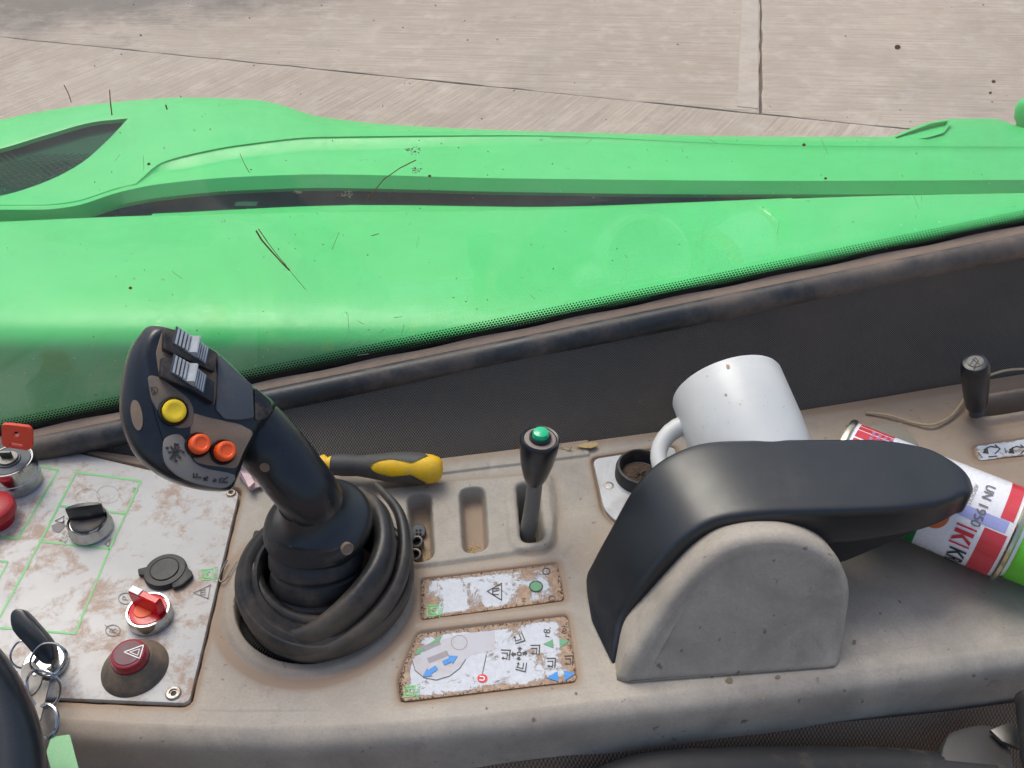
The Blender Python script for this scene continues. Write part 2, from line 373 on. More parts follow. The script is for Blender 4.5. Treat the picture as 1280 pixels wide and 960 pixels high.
def m_mug():
    t = NT('glazed_ceramic'); n1 = t.noise(12, 6, .6, dist=.6); n2 = t.noise(60, 6, .75)
    base = t.mix(t.ramp(n1, .3, .7), srgb(206, 207, 205), srgb(222, 222, 219))
    f = t.ramp(n2, .63, .76, 0, .3); base = t.mix(f, base, srgb(186, 172, 156))
    t.set(col=base, rough=.38, coat=.12); t.bump(n2, .05, .0005); return t.m
M['console'] = m_console(); M['panel'] = m_panel(); M['decal'] = m_decal(); M['green'] = m_green()
M['conc'] = m_concrete(0.06, 'brushed_concrete'); M['conc2'] = m_concrete(-1.0, 'brushed_concrete_diagonal')
M['joint'] = plain('joint_dirt', srgb(120, 104, 92), .95, .4, scale=12, bump=.5)
M['fabric'] = m_fabric('dark_woven_trim', srgb(58, 56, 54), srgb(140, 133, 126), .55, .0021)
M['seatfab'] = m_fabric('brown_seat_fabric', srgb(84, 72, 62), srgb(146, 128, 112), .8, .0026, ('X', 'Y'))
M['glass'] = m_glass(); M['mug'] = m_mug(); M['redlens'] = m_lens('red_lens', (.80, .005, .018, 1)); M['darkredlens'] = m_lens('dark_red_lens', (.35, .01, .03, 1))
M['rail'] = plain('rail_rubber', (.030, .032, .035, 1), .42, .58, srgb(134, 118, 106), scale=24, bump=.3)
M['ledge'] = plain('dusty_ledge', srgb(150, 130, 114), .9, .6, srgb(176, 154, 136), scale=50, bump=.6)
M['frit'] = plain('black_ceramic_print', (.008, .009, .009, 1), .4, .03, scale=60, bump=0)
M['grille'] = plain('dark_grille', srgb(20, 76, 52), .7, .35, srgb(66, 116, 92), scale=30, bump=.6, spec=.05)  # green in this colour partly stands in for light bounced off the bonnet
M['smear'] = plain('dried_mud', srgb(150, 112, 80), .9, .3, scale=200)
M['splat'] = plain('pale_dropping', srgb(190, 190, 160), .9, .3, srgb(150, 130, 100), scale=200)
# ------------------------------------------------------------------ ground
gr = empty('ground', (0, 0, -1.35), 'pale concrete yard of large brushed slabs beyond the green bonnet', 'ground', kind='structure')
for k in ('category',): del gr[k]
gp = part('joint_bed', ([Vector((-150, -150, -1.385)), Vector((150, -150, -1.385)), Vector((150, 150, -1.385)), Vector((-150, 150, -1.385))], [(0, 1, 2, 3)]), M['joint'], gr, False)
O = P(951, 142, -1.35); U = (P(320, 78, -1.35)-O).normalized()*-1; W = (P(951, 0, -1.35)-O).normalized()
def slabq(u0, u1, w0, w1, mat):
    g = .007
    q = [O+U*a+W*b for a, b in ((u0+g, w0+g*.8), (u1-g, w0+g*.8), (u1-g, w1-g*.8), (u0+g, w1-g*.8))]
    n = 6; e = []
    for i in range(4):
        a, b = q[i], q[(i+1) % 4]; dd = (b-a).normalized(); nn = Vector((-dd.y, dd.x, 0))
        for k in range(40): e.append(a.lerp(b, k/40)+nn*random.uniform(-.004, .004)+Vector((0, 0, random.uniform(-.004, 0))))
    c = sum(q, Vector())/4
    inner = [p+(c-p).normalized()*.02+Vector((0, 0, 0)) for p in e]
    for p in inner: p.z = -1.35
    part('concrete_slab', loft([inner, e, [p-Vector((0, 0, .12)) for p in e]], True, True, True), mat, gr, False)
us = [-14, -9.4, -4.7, 0, 4.7, 9.4, 14]
for i in range(6):
    slabq(us[i], us[i+1], 0, 4.2, M['conc']); slabq(us[i], us[i+1], 4.2, 9, M['conc'])
    slabq(-20+7.5*i, -12.5+7.5*i, -4.6, 0, M['conc2'])
part('far_paving', ([O+U*a+W*b+Vector((0, 0, -.02)) for a, b in ((-150, 9), (150, 9), (150, 150), (-150, 150))], [(0, 1, 2, 3)]), M['conc'], gr, False)
# saw-cut strip beside the joint
part('joint_filler', slab([O+U*a+W*b+Vector((0, 0, .003)) for a, b in ((-.11, .05), (-.014, .05), (-.014, 4), (-.11, 4))], .05), plain('pale_mortar', srgb(176, 164, 154), .9, .5, srgb(160, 146, 136), scale=9), gr, False)
# ------------------------------------------------------------------ engine bonnet outside
bon = empty('engine_bonnet', (0, 1.2, -.3), 'bright green painted engine cover with raised outer rail outside the window', 'engine cover')
XS = [-90+10*i for i in range(150)]
A = [(-90, 170), (0, 150), (60, 138), (140, 128), (230, 122), (320, 125), (350, 131), (400, 146), (520, 158), (700, 165), (1000, 171), (1110, 171), (1135, 162), (1160, 153), (1185, 149), (1240, 148), (1280, 160), (1400, 170)]
Ot = [(-90, 205), (0, 186), (60, 168), (120, 152), (160, 148)]
Ob = [(-90, 262), (0, 245), (20, 240), (60, 226), (100, 205), (135, 175), (160, 148)]
Mid = [(160, 148), (200, 150), (250, 160), (300, 164), (450, 170), (640, 171), (1000, 182), (1400, 184)]
Cc = [(-90, 268), (0, 262), (50, 262), (90, 258), (150, 240), (200, 230), (300, 221), (400, 218), (640, 223), (1000, 226), (1400, 224)]
B = [(-90, 278), (0, 275), (90, 272), (150, 256), (200, 247), (300, 238), (400, 235), (640, 240), (900, 243), (1110, 243), (1400, 238)]
D = [(-90, 279), (0, 277), (90, 273), (200, 269), (400, 264), (640, 262), (860, 254), (1000, 248), (1110, 244.5), (1400, 239)]
ScT = [(150, 236), (170, 228), (200, 204), (250, 190), (300, 181), (400, 171), (640, 169), (1000, 182), (1400, 184)]
rows = {k: [] for k in range(15)}
for x in XS:
    a = pchip(x, A); c_ = interp(x, Cc) if x < 60 else pchip(x, Cc); b = pchip(x, B)
    m1 = pchip(x, Ot) if x <= 160 else pchip(x, Mid); m2 = pchip(x, Ob) if x <= 160 else pchip(x, Mid)
    sc = math.exp(-((x-330)/150)**2)
    pa = P(x, a, -.272)
    rows[0].append(pa+Vector((0, .02, -.7))); rows[1].append(pa+Vector((0, .012, -.03))); rows[2].append(pa); rows[3].append(P(x, a+6, -.258))
    rows[4].append(P(x, a+(m1-a)*.5 if x > 160 else max(a+7, m1-4), -.252)); rows[5].append(P(x, m1, -.254)); rows[6].append(P(x, m2, -.254-(.006*sc if x < 160 else 0)))
    st_ = pchip(x, ScT) if x > 170 else c_-6; sb_ = st_+(13*min(1, max(0, (x-170)/60))+1)*(1-.6*min(1, max(0, (x-450)/300))); kq = math.exp(-(max(x-420, 0)/260)**2)*min(1, max(0, (x-165)/60))
    rows[12].append(P(x, st_, -.250)); rows[13].append(P(x, st_+1.5, -.2515-.001*kq)); rows[7].append(P(x, sb_+1.5, -.2515-.009*kq)); rows[14].append(P(x, sb_+5, -.2515-.009*kq)); rows[8].append(P(x, c_-3, -.238)); rows[9].append(P(x, c_, -.236)); rows[10].append(P(x, b, -.2535)); rows[11].append(rows[10][-1]+Vector((0, .004, -.008)))
i160 = XS.index(160)
def rowgeo(keys, i0=0, i1=None):
    return loft([rows[k][i0:i1] for k in keys], closed=False)
part('outer_rail', merge(rowgeo([0, 1, 2, 3, 4, 5]), rowgeo([5, 6], i160), rowgeo([6, 12, 13, 7, 14, 8, 9, 10, 11])), M['green'], bon, auto=50, weld=True)
# opening wall of the vent
wall = [p for p in rows[5][:i160+1]]+[p for p in rows[6][:i160+1][::-1]]
part('vent_rim', loft([wall, [p+Vector((.001, .002, -.008)) for p in wall]], True, False, False), M['green'], bon)
vz = -.275
vent = [P(x, pchip(x, A)+7, -.272)+Vector((0, -.01, vz+.272)) for x in range(-90, 230, 20)]+[P(x, pchip(x, B)+2, -.262)+Vector((0, 0, vz+.262)) for x in range(220, -91, -20)]
hole = [P(50, 210, vz), P(68, 204, vz), P(90, 202, vz), P(84, 212, vz), P(66, 226, vz), P(56, 222, vz)]
bm = bmesh.new(); ed = []
for lp in (vent, hole):
    vv = [bm.verts.new(p) for p in lp]; ed += [bm.edges.new((vv[i-1], vv[i])) for i in range(len(vv))]
bmesh.ops.triangle_fill(bm, edges=ed, use_beauty=True); bm.verts.index_update()
part('vent_tray', ([v.co.copy() for v in bm.verts], [tuple(v.index for v in f.verts) for f in bm.faces]), M['grille'], bon, False); bm.free()
g = []
for i in range(16):
    for s in (-1, 1):
        c = P(70, 213, vz+.01)+Vector(((i-8)*.014, 0, 0)); d = Vector((s*.7, .7, 0))
        g.append(tube([c-d*.09, c+d*.09], .0012, 5))
tag(part('wire_mesh', merge(*g), M['grille'], bon), kind='stuff')
# bonnet panel
brow = []
levels = [(-1, -.36), (0, -.235), (.0001, -.203), (.02, -.200), (.3, -.188), (.55, -.182), (.78, -.180)]
def brows():
    out = []
    for t, z in levels:
        out.append([P(x, pchip(x, D)+(395-pchip(x, D))*max(t, 0), z if t >= 0 else z) for x in XS])
    out[0] = [p+Vector((0, .004, -.16)) for p in out[2]]; out[1] = [p+Vector((0, .003, -.006)) for p in out[2]]
    for yy, z in ((392, -.181), (408, -.186), (422, -.193), (437, -.205), (453, -.224), (474, -.257), (512, -.33), (565, -.42)):
        out.append([P(x, yy+.02*(x-200)*0, z) for x in XS])
    return out
part('bonnet_panel', loft(brows(), closed=False), M['green'], bon, auto=60)
eng = []
for k, (x0, x1) in enumerate(((-300, 1500),)):
    eng.append(box((.03, 1.30, -.300), (.90, 0, 0), (0, .27, 0), (0, 0, .01)))
part('engine_deck', merge(*eng), M['grille'], bon)
g = []
for i in range(40):
    c = Vector((random.uniform(-.8, .5), random.uniform(1.22, 1.36), -.278)); g.append(box(c, (random.uniform(.004, .02), 0, 0), (0, random.uniform(.003, .007), 0), (0, 0, random.uniform(.003, .018))))
tag(part('engine_clutter', merge(*g), M['grille'], bon), kind='stuff')
inner = [[P(x, pchip(x, D)+.5, -.2035) for x in XS if 180 < x < 1000], [P(x, pchip(x, D)-1-6*math.exp(-((x-450)/200)**2), -.235) for x in XS if 180 < x < 1000]]
part('inner_flange', loft(inner, closed=False), M['green'], bon)
c = P(1284, 137, -.25)
part('rounded_cap', lathe(c+Vector((0, 0, -.03)), (0, 0, 1), [(.008, -.04), (.01, 0), (.018, .012), (.022, .028), (.02, .042), (.012, .052), (0, .055)], 28), M['green'], bon)
c = P(1150, 166, -.262)
part('moulded_scoop', loft([[P(1118, 172, -.258), P(1140, 163, -.25), P(1165, 154, -.247), P(1186, 150.5, -.25)], [P(1122, 173, -.262), P(1148, 170, -.272), P(1172, 162, -.268), P(1184, 152, -.252)], [P(1130, 175, -.256), P(1160, 172, -.25), P(1180, 166, -.248), P(1190, 152, -.247)]], closed=False), M['green'], bon)
tag(part('cab_floor', slab([Vector(p) for p in ((-.9, -.7, -.55), (.9, -.7, -.55), (.9, .56, -.55), (-.9, .50, -.55))], .04), M['matt'], None, False, loc=(0, 0, -.55)), kind='structure')
# ------------------------------------------------------------------ window surround
def rz(px): return .01+(px-100)/1180*.10
RX = [-120+20*i for i in range(79)]
def rl(px, off=0, dz=0): return P(px, 497+(px-350)*(305-497)/930+off, rz(px)+dz)
ws = empty('window_surround', (0, .56, 0), 'dusty black rubber rail and ledge along the foot of the side window', 'window frame')
part('rubber_rail', tube([rl(x, 2) for x in RX], .0105, 14, flat=.9), M['rail'], ws)
led = []
for off, dz in ((-8, .002), (-16, .005), (-24, .006), (-30, .0)): led.append([rl(x, off+.9*math.sin(x*.05)*(off < -20), dz) for x in RX])
lg = [led[0], led[1], led[2], [p+Vector((0, .002, -.03)) for p in led[2]]]
part('dusty_ledge', loft(lg, closed=False), M['ledge'], ws)
# outer cab skin below the window
part('cab_skin', loft([[p+Vector((0, .006, 0)) for p in led[2]], [Vector((p.x, p.y+.02, -.05)) for p in led[2]], [Vector((p.x, p.y+.03, -.9)) for p in led[2]]], closed=False), M['matt'], ws)
# glass
gl0 = [rl(x, -21, .004)+Vector((0, .002, 0)) for x in RX]
gd = Vector((0, .12, 1)).normalized()
win = empty('side_window', gl0[40], 'dirty glass side window with black dotted edge between console and bonnet', 'window')
part('pane', loft([gl0, [p+gd*.85 for p in gl0], [p+gd*.85+Vector((0, .005, 0)) for p in gl0], [p+Vector((0, .005, 0)) for p in gl0]], closed=False), M['glass'], win, False)
fg = [p+Vector((0, -.0006, 0)) for p in gl0]
part('black_edge_band', loft([[p+gd*-.002 for p in fg], [p+gd*.0052 for p in fg]], closed=False), M['frit'], win, False)
V, F = [], []; tot = 0; pit = .0025
L = [0]
for i in range(len(fg)-1): L.append(L[-1]+(fg[i+1]-fg[i]).length)
for row in range(5):
    rr = pit*(.60, .52, .44, .37, .29)[row]; n = int(L[-1]/pit)
    for k in range(n):
        s = (k+.5*(row % 2))*pit; i = min(int(np.searchsorted(L, s))-1, len(fg)-2); i = max(i, 0)
        t = (s-L[i])/(L[i+1]-L[i]); dd = (fg[i+1]-fg[i]).normalized(); c = fg[i].lerp(fg[i+1], t)+gd*(.0062+row*pit*.86)
        n0 = len(V); V += [c+(dd*math.cos(a)+gd*math.sin(a))*rr for a in [math.pi/3*q for q in range(6)]]; F.append(tuple(range(n0, n0+6)))
tag(part('dotted_edge', (V, F), M['frit'], win, False), kind='stuff')
def onglass(px, py, off=.0012):
    i = min(range(len(RX)), key=lambda k: abs(640+FOC*(gl0[k].x)/((gl0[k]-CAM).dot(CF))-px))
    i = min(i, len(gl0)-2); e = (gl0[i+1]-gl0[i]).normalized(); n = e.cross(gd).normalized()
    if n.y > 0: n = -n
    return PL(px, py, gl0[i]+n*off, n)
f = Flat(onglass)
for path, w0 in (([(320, 288), (327, 300), (340, 315), (352, 328), (362, 338)], 2.2), ([(323, 286), (334, 302), (346, 318), (358, 332)], 1.0), ([(362, 338), (372, 350), (382, 362)], .8), ([(137, 112), (138, 128), (140, 144)], 1.8), ([(80, 106), (86, 118), (89, 128)], 1.1),
                 ([(207, 131), (209, 137)], 1.6), ([(520, 200), (500, 210), (480, 224), (458, 250)], 1.2), ([(424, 290), (415, 312)], .7), ([(464, 295), (474, 292)], 1.0), ([(300, 192), (306, 206), (312, 216)], .8)):
    for i in range(len(path)-1): f.line(path[i], path[i+1], w0*random.uniform(.7, 1.2))
for i in range(330):
    x = random.uniform(0, 1280); y = random.uniform(4, 470-(x-350)*.2065)
    if random.random() < .5: x = random.uniform(100, 700)
    r = random.choice((.25, .3, .35, .4, .5, .8)); f.disc((x, y), r*random.uniform(.8, 1.6), r, 7)
for (x, y, r) in ((537, 220, 2.2), (163, 360, 2.4), (186, 205, 2.2), (1005, 181, 2.4), (1032, 223, 2), (1122, 59, 4), (1242, 102, 2.6), (1238, 116, 2), (176, 44, 1.4)): f.disc((x, y), r, r*.8, 9)
tag(part('mud_specks', f.geo(), M['smear'], win, False), kind='stuff')
f = Flat(onglass)
for (cx, cy, rx, ry) in ((515, 188, 9, 6), (433, 243, 9, 5), (520, 212, 6, 4), (372, 240, 4, 2)):
    for k in range(26): 
        x, y = random.gauss(cx, rx*.5), random.gauss(cy, ry*.5); r = random.uniform(.4, 1.5); f.disc((x, y), r, r*.7, 6)
for k in range(150):
    x = random.uniform(0, 1280); y = random.uniform(130, 465-(x-350)*.2065); f.disc((x, y), random.uniform(.3, 1.3), random.uniform(.3, .8), 6)
for k in range(14):
    x = random.uniform(0, 1200); y = random.uniform(170, 440-(x-350)*.2065); f.line((x, y), (x+random.uniform(-14, 14), y+random.uniform(4, 26)), random.uniform(.25, .5))
for k in range(6):
    x, y = random.uniform(360, 520), random.uniform(395, 445); f.line((x, y), (x+random.uniform(4, 14), y-random.uniform(-6, 16)), random.uniform(.4, .9))
tag(part('dried_splashes', f.geo(), M['splat'], win, False), kind='stuff')
# fabric trim wall
BK = [(-120, 562), (60, 560), (160, 574), (300, 596), (420, 596), (550, 580), (740, 556), (1000, 518), (1280, 471), (1500, 436)]
tw = []
for t in np.linspace(0, 1, 9):
    tw.append([P(x, pchip(x, BK), -.006).lerp(rl(x, 8), t)+Vector((0, .006*math.sin(math.pi*t)+.0016*math.sin(x*.013+t*3), 0)) for x in RX])
part('woven_trim', loft(tw, closed=False), M['fabric'], ws)
# ------------------------------------------------------------------ console shell
con = empty('side_console', (0, .42, 0), 'dusty moulded grey plastic console with recessed slots and worn stickers', 'console')
W2 = lambda pts, z=0: [P(a, b, z) for a, b in pts]
def sdf(poly, X, Y):
    d = np.full(X.shape, 1e9); ins = np.zeros(X.shape, bool); n = len(poly)
    for i in range(n):
        a, b = poly[i-1], poly[i]; ex, ey = b.x-a.x, b.y-a.y
        wx, wy = X-a.x, Y-a.y; t = np.clip((wx*ex+wy*ey)/max(ex*ex+ey*ey, 1e-12), 0, 1)
        d = np.minimum(d, np.hypot(wx-ex*t, wy-ey*t))
        if abs(ey) > 1e-12:
            cnd = ((a.y > Y) != (b.y > Y)) & (X < (ex)*(Y-a.y)/ey+a.x); ins ^= cnd
    return np.where(ins, -d, d)
def sst(x, a, b): t = np.clip((x-a)/(b-a), 0, 1); return t*t*(3-2*t)
FE = [(-200, 893), (60, 897), (180, 905), (300, 909), (420, 907), (550, 898), (700, 882), (900, 858), (1280, 810), (1500, 782)]
nx = 1060; xs = np.linspace(-.53, .53, nx)
fx = np.array([P(a, b).x for a, b in FE]); fy = np.array([P(a, b).y for a, b in FE]); yf = np.interp(xs, fx, fy)
kern = np.hanning(81); kern /= kern.sum(); yf = np.convolve(np.pad(yf, 40, mode='edge'), kern, 'valid')
bx_ = np.array([P(a, b).x for a, b in BK]); by_ = np.array([P(a, b).y for a, b in BK]); yb = np.interp(xs, bx_, by_)+.004
prof = [(-.004-.0, -.10), (-.010, -.06), (-.0125, -.048), (-.0128, -.044), (-.0124, -.036), (-.0118, -.022), (-.0115, -.016), (-.0108, -.011), (-.0094, -.0070), (-.0074, -.0042), (-.0048, -.0022), (-.002, -.0008)]
ny = 340; vv = np.linspace(0, 1, ny)
X = np.repeat(xs[None], ny+len(prof), 0); Y = np.zeros_like(X); Z = np.zeros_like(X)
for i, (dy, dz) in enumerate(prof): Y[i] = yf+dy; Z[i] = dz
for j in range(ny): Y[len(prof)+j] = yf+(yb-yf)*vv[j]
dust = np.zeros_like(X); midx = np.zeros_like(X)
def q(poly, r=.003): return round_poly([Vector((p.x, p.y, 0)) for p in poly], r, 6)
def capsule(pts): return pts
slot1 = q(W2([(508, 620), (540, 617), (544, 700), (514, 707)]), .0095); slot2 = q(W2([(573, 613), (607, 610), (612, 690), (578, 695)]), .0095)
slot3 = q(W2([(641, 606), (676, 604), (684, 683), (648, 686)]), .0095)
S = sdf(slot1, X, Y); Z -= .017*sst(-S, -.0005, .0038); dust += .8*sst(-S, .001, .005)
S = sdf(slot2, X, Y); Z -= .014*sst(-S, -.0005, .0038); dust += .9*sst(-S, .001, .005)
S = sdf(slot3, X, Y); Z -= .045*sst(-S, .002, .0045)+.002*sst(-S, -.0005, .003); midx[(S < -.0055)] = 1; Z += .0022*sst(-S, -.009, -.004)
plate_ = q(W2([(470, 612), (560, 603), (690, 592), (698, 640), (690, 688), (600, 700), (480, 716)]), .008)
S = sdf(plate_, X, Y); Z += .0022*sst(-S, -.001, .003); dust += .45*np.exp(-(np.maximum(S, 0)/.004)**2)*(S > 0)
tray1 = q(W2([(524, 722), (698, 702), (708, 751), (524, 777)]), .004); tray2 = q(W2([(520, 789), (711, 766), (724, 854), (499, 880), (495, 850)]), .005)
for tr in (tray1, tray2):
    S = sdf(tr, X, Y); Z -= .0022*sst(-S, -.0005, .0022); dust += .7*np.exp(-(S/.003)**2)
panp = [(-120, 540), (40, 551), (293, 611), (302, 618), (300, 628), (240, 872), (232, 881), (222, 882), (70, 874), (-120, 862)]
pang = q(W2([(-160, 530), (42, 550), (303, 611), (238, 884), (-160, 866)]), .006)
S = sdf(pang, X, Y); Z -= .006*sst(-S, -.0005, .0008); dust += 1.0*np.exp(-(S/.003)**2)
jc = P(398, 742); S = np.hypot((X-jc.x), (Y-jc.y)*1.0)
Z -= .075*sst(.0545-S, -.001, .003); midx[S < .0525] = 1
Z += .0025*sst(.066-S, 0, .006); dust += .8*np.exp(-((S-.069)/.0035)**2)+.3*sst(.09-S, 0, .03)
pl2 = q(W2([(738, 572), (845, 556), (860, 640), (770, 658), (752, 640)]), .006)
S = sdf(pl2, X, Y); Z -= .003*sst(-S, -.0005, .0012); dust += .9*np.exp(-(S/.0025)**2)
rs = q(W2([(1218, 503), (1420, 466), (1430, 496), (1222, 527)]), .010)
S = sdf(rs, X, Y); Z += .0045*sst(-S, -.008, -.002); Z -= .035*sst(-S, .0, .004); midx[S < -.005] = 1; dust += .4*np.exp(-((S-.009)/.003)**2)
dl = q(W2([(1213, 556), (1340, 538), (1344, 562), (1218, 579)]), .007)
S = sdf(dl, X, Y); Z -= .0015*sst(-S, -.0003, .0012); dust += 1.1*np.exp(-(S/.0025)**2)
# gentle warps of the moulding
Z += .0006*np.sin(X*31)*np.sin(Y*47+1)*(Y > yf[None]+.01)
# raised back shelf step running left of the plate
S2 = (yb[None]-Y); Z += .0018*sst(.017-S2, 0, .002)*(X > P(480, 600).x)*(X < P(735, 560).x)
dust += .55*sst(.012-S2, 0, .01)+.5*sst(X, .18, .30)*sst(Y, .34, .42)+.35*np.exp(-((X-.06)**2+(Y-.42)**2)/.0012)+.4*np.exp(-((X+.25)**2+(Y-.31)**2)/.003)
nyt = ny+len(prof)
co = np.stack([X, Y, Z], -1).reshape(-1, 3)-np.array([0, .42, 0])
me = bpy.data.meshes.new('moulded_shell'); idx = np.arange(nx*nyt).reshape(nyt, nx)
fa = np.stack([idx[:-1, :-1], idx[:-1, 1:], idx[1:, 1:], idx[1:, :-1]], -1).reshape(-1, 4)
me.vertices.add(len(co)); me.vertices.foreach_set('co', co.ravel()); me.loops.add(fa.size); me.loops.foreach_set('vertex_index', fa.ravel())
me.polygons.add(len(fa)); me.polygons.foreach_set('loop_start', np.arange(0, fa.size, 4)); 
me.materials.append(M['console']); me.materials.append(M['hole_shade'])  # second slot blackens the grey plastic deep in the pits, as painted shade
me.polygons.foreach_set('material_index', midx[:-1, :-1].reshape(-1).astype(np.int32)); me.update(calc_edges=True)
me.polygons.foreach_set('use_smooth', np.ones(len(fa), bool))
at = me.attributes.new('dust', 'FLOAT', 'POINT'); at.data.foreach_set('value', dust.ravel().astype(np.float32))
sh = bpy.data.objects.new('moulded_shell', me); COL.objects.link(sh); sh.parent = con; sh['kind'] = 'part'; del sh['kind']
print('shell', len(fa))
# decals in the trays (attribute dust grows to the edge)
def decal_sheet(name, poly, z, parent, mat=M['decal'], edge=.004, amt=1.0, right=0):
    pts = [Vector((p.x, p.y, z)) for p in poly]; c = sum(pts, Vector())/len(pts); rings = []; ds = []
    for k, s in enumerate((0, .3, .5, .65, .78, .88, .95, 1.0)): rings.append([c.lerp(p, s) if s else c.lerp(p, .02) for p in pts]); ds += [amt*.75*max(0, (s-.8)/.2)**1.5]*len(pts)
    rings.append([p-Vector((0, 0, .0008)) for p in pts]); ds += [amt]*len(pts)
    V_, F_ = loft(rings); o = part(name, (V_, F_), mat, parent); a = o.data.attributes.new('dust', 'FLOAT', 'POINT')
    x0, x1 = min(p.x for p in pts), max(p.x for p in pts); a.data.foreach_set('value', [d+right*min(1, max(0, (v.x-x0)/(x1-x0)-.25)*2.2) for d, v in zip(ds, V_)]); return o
ZT = -.0022+.0012
d1 = decal_sheet('sticker', q(W2([(527, 725), (698, 705), (705, 750), (527, 774)], ZT), .003), ZT, con, right=.20)
d1['label'] = 'small worn white sticker with a warning triangle'
d2 = decal_sheet('sticker', q(W2([(521, 793), (709, 770), (721, 851), (501, 877), (498, 850)], ZT), .004), ZT, con)
d2['label'] = 'large worn white sticker with joystick diagram and blue arrows'
ZI = ZT+.0003
UU, VV = (.12, -1), (-1, -.12)          # letters read away from the camera
def merlo(f1, f2, x, y, s=9):
    f1.path([(x-s, y-s*.8), (x+s, y-s), (x+s, y+s*.8), (x-s, y+s)], 1.5, True)
    f2.path([(x+s*.5, y-s*.55), (x-s*.55, y-s*.5), (x+s*.05, y), (x-s*.5, y+s*.55), (x+s*.55, y+s*.5)], 2.2)
    f2.text('MERLO', (x+s*1.55, y), UU, VV, 6.0)
def shrink(f, fn): return f
fk, fgn, fb, fr_, fm, fmd, fmg = [Flat(ZI) for _ in range(7)]
# small sticker
merlo(fgn, fgn, 541, 763, 7)
fk.path([(609, 739), (627, 729), (627, 750)], 1.2, True); fk.path([(616, 737), (616, 743)], 1.6); fk.path([(616, 736), (623, 735)], 1.2); fk.path([(617, 739), (623, 738)], 1.2); fk.path([(616, 743), (623, 743)], 1.2)
fk.ring((683, 714), 4.5, 3.8, 1.1); fk.ring((690, 748), 4, 3.2, 1); fk.text('H', (655, 750), UU, VV, 7)
fmg.disc((670, 733), 8, 6.5); fk.ring((670, 733), 8, 6.5, 1.6)
# large sticker
merlo(fgn, fgn, 512, 864, 7)
fm.poly([(515, 825), (519, 838), (530, 847), (545, 850), (562, 845), (575, 835), (582, 824), (590, 818), (619, 812), (618, 788), (585, 791), (560, 797), (540, 803)])
fmd.ring((574, 803), 10, 9, .9)
fk.path([(515, 825), (519, 838), (530, 847), (545, 850), (562, 845), (575, 835), (582, 824)], .8)
for (a, b) in (((527, 812), (550, 802)), ((535, 826), (560, 816))): fmd.line(a, b, 7)
fmg.arrow((538, 806), (552, 796), 2, 4.5); fmg.arrow((530, 810), (518, 818), 2, 4.5)
f2 = Flat(ZI+.00025); f2.arrow((546, 834), (528, 846), 3.0, 6); f2.arrow((554, 829), (572, 820), 3.0, 6)
fm.disc((604, 802), 6, 6)
fr_.disc((603, 848), 6.5, 5.5); fk.line((603, 842), (608, 818), .9)
fw = Flat(ZI+.00025); fw.text('U', (603, 848), UU, VV, 9, bold=.02)
cx, cy = 649, 817
fk.ring((cx, cy), 2.5, 2.2, 1.4)
for dx, dy in ((-1, .1), (1, -.1), (.1, -.8), (-.1, .8)):
    fk.arrow((cx+dx*4, cy+dy*5), (cx+dx*10.5, cy+dy*10.5), 1.6, 3.8)
def fork(x, y, a=0, s=1.0):
    r = lambda u, v: (x+(u*math.cos(a)-v*math.sin(a))*s, y+(u*math.sin(a)+v*math.cos(a))*s)
    fk.path([r(-5, 5), r(7, 5)], 1.5); fk.path([r(-5, 2), r(3, 2)], 1.1); fk.path([r(7, 5), r(6, -6)], 1.3); fk.path([r(3, 2), r(2.4, -5)], 1.2); fk.path([r(-4, -3), r(-4, 1)], 1.2); fk.poly([r(-6, -2), r(-2, -2), r(-4, -5)])
fork(632, 819, -1.45); fork(648, 798, -.3); fork(669, 813, -1.5); fork(651, 833, .25); fork(689, 829, -1.5, .95); fork(711, 826, -1.5, .95)
f2.poly([(683, 847), (697, 839), (698, 852)]); f2.poly([(705, 838), (719, 842), (706, 851)])
fmg.poly([(679, 805), (691, 799), (692, 810)]); fmg.poly([(699, 798), (712, 801), (700, 810)])
fk.text('r8.', (684, 790), UU, VV, 12); fk.text('(o)', (705, 787), UU, VV, 9)
for o_, m_, nm in ((fk, 'ink', 'black_symbols'), (fgn, 'greenink', 'green_emblem'), (f2, 'blueink', 'blue_arrows'), (fr_, 'redink', 'red_disc'), (fw, 'whiteink', 'white_letter'), (fm, 'mauve', 'joystick_picture'), (fmd, 'mauvedark', 'picture_shading'), (fmg, 'mutedgreen', 'green_symbols')):
    if nm in ('joystick_picture', 'picture_shading'):
        for v in o_.V: v.z -= .0002 if nm == 'joystick_picture' else .0001
    if nm in ('blue_arrows', 'green_symbols', 'joystick_picture'):
        for iF, F_ in enumerate(o_.F): part({'blue_arrows': 'blue_arrow', 'green_symbols': 'green_mark', 'joystick_picture': 'picture_shape'}[nm], ([o_.V[k]+Vector((0, 0, .00006*iF if nm == 'joystick_picture' else 0)) for k in F_], [tuple(range(len(F_)))]), M[m_], con, False)
    elif o_.V: tag(part(nm, o_.geo(), M[m_], con, False), kind='stuff')
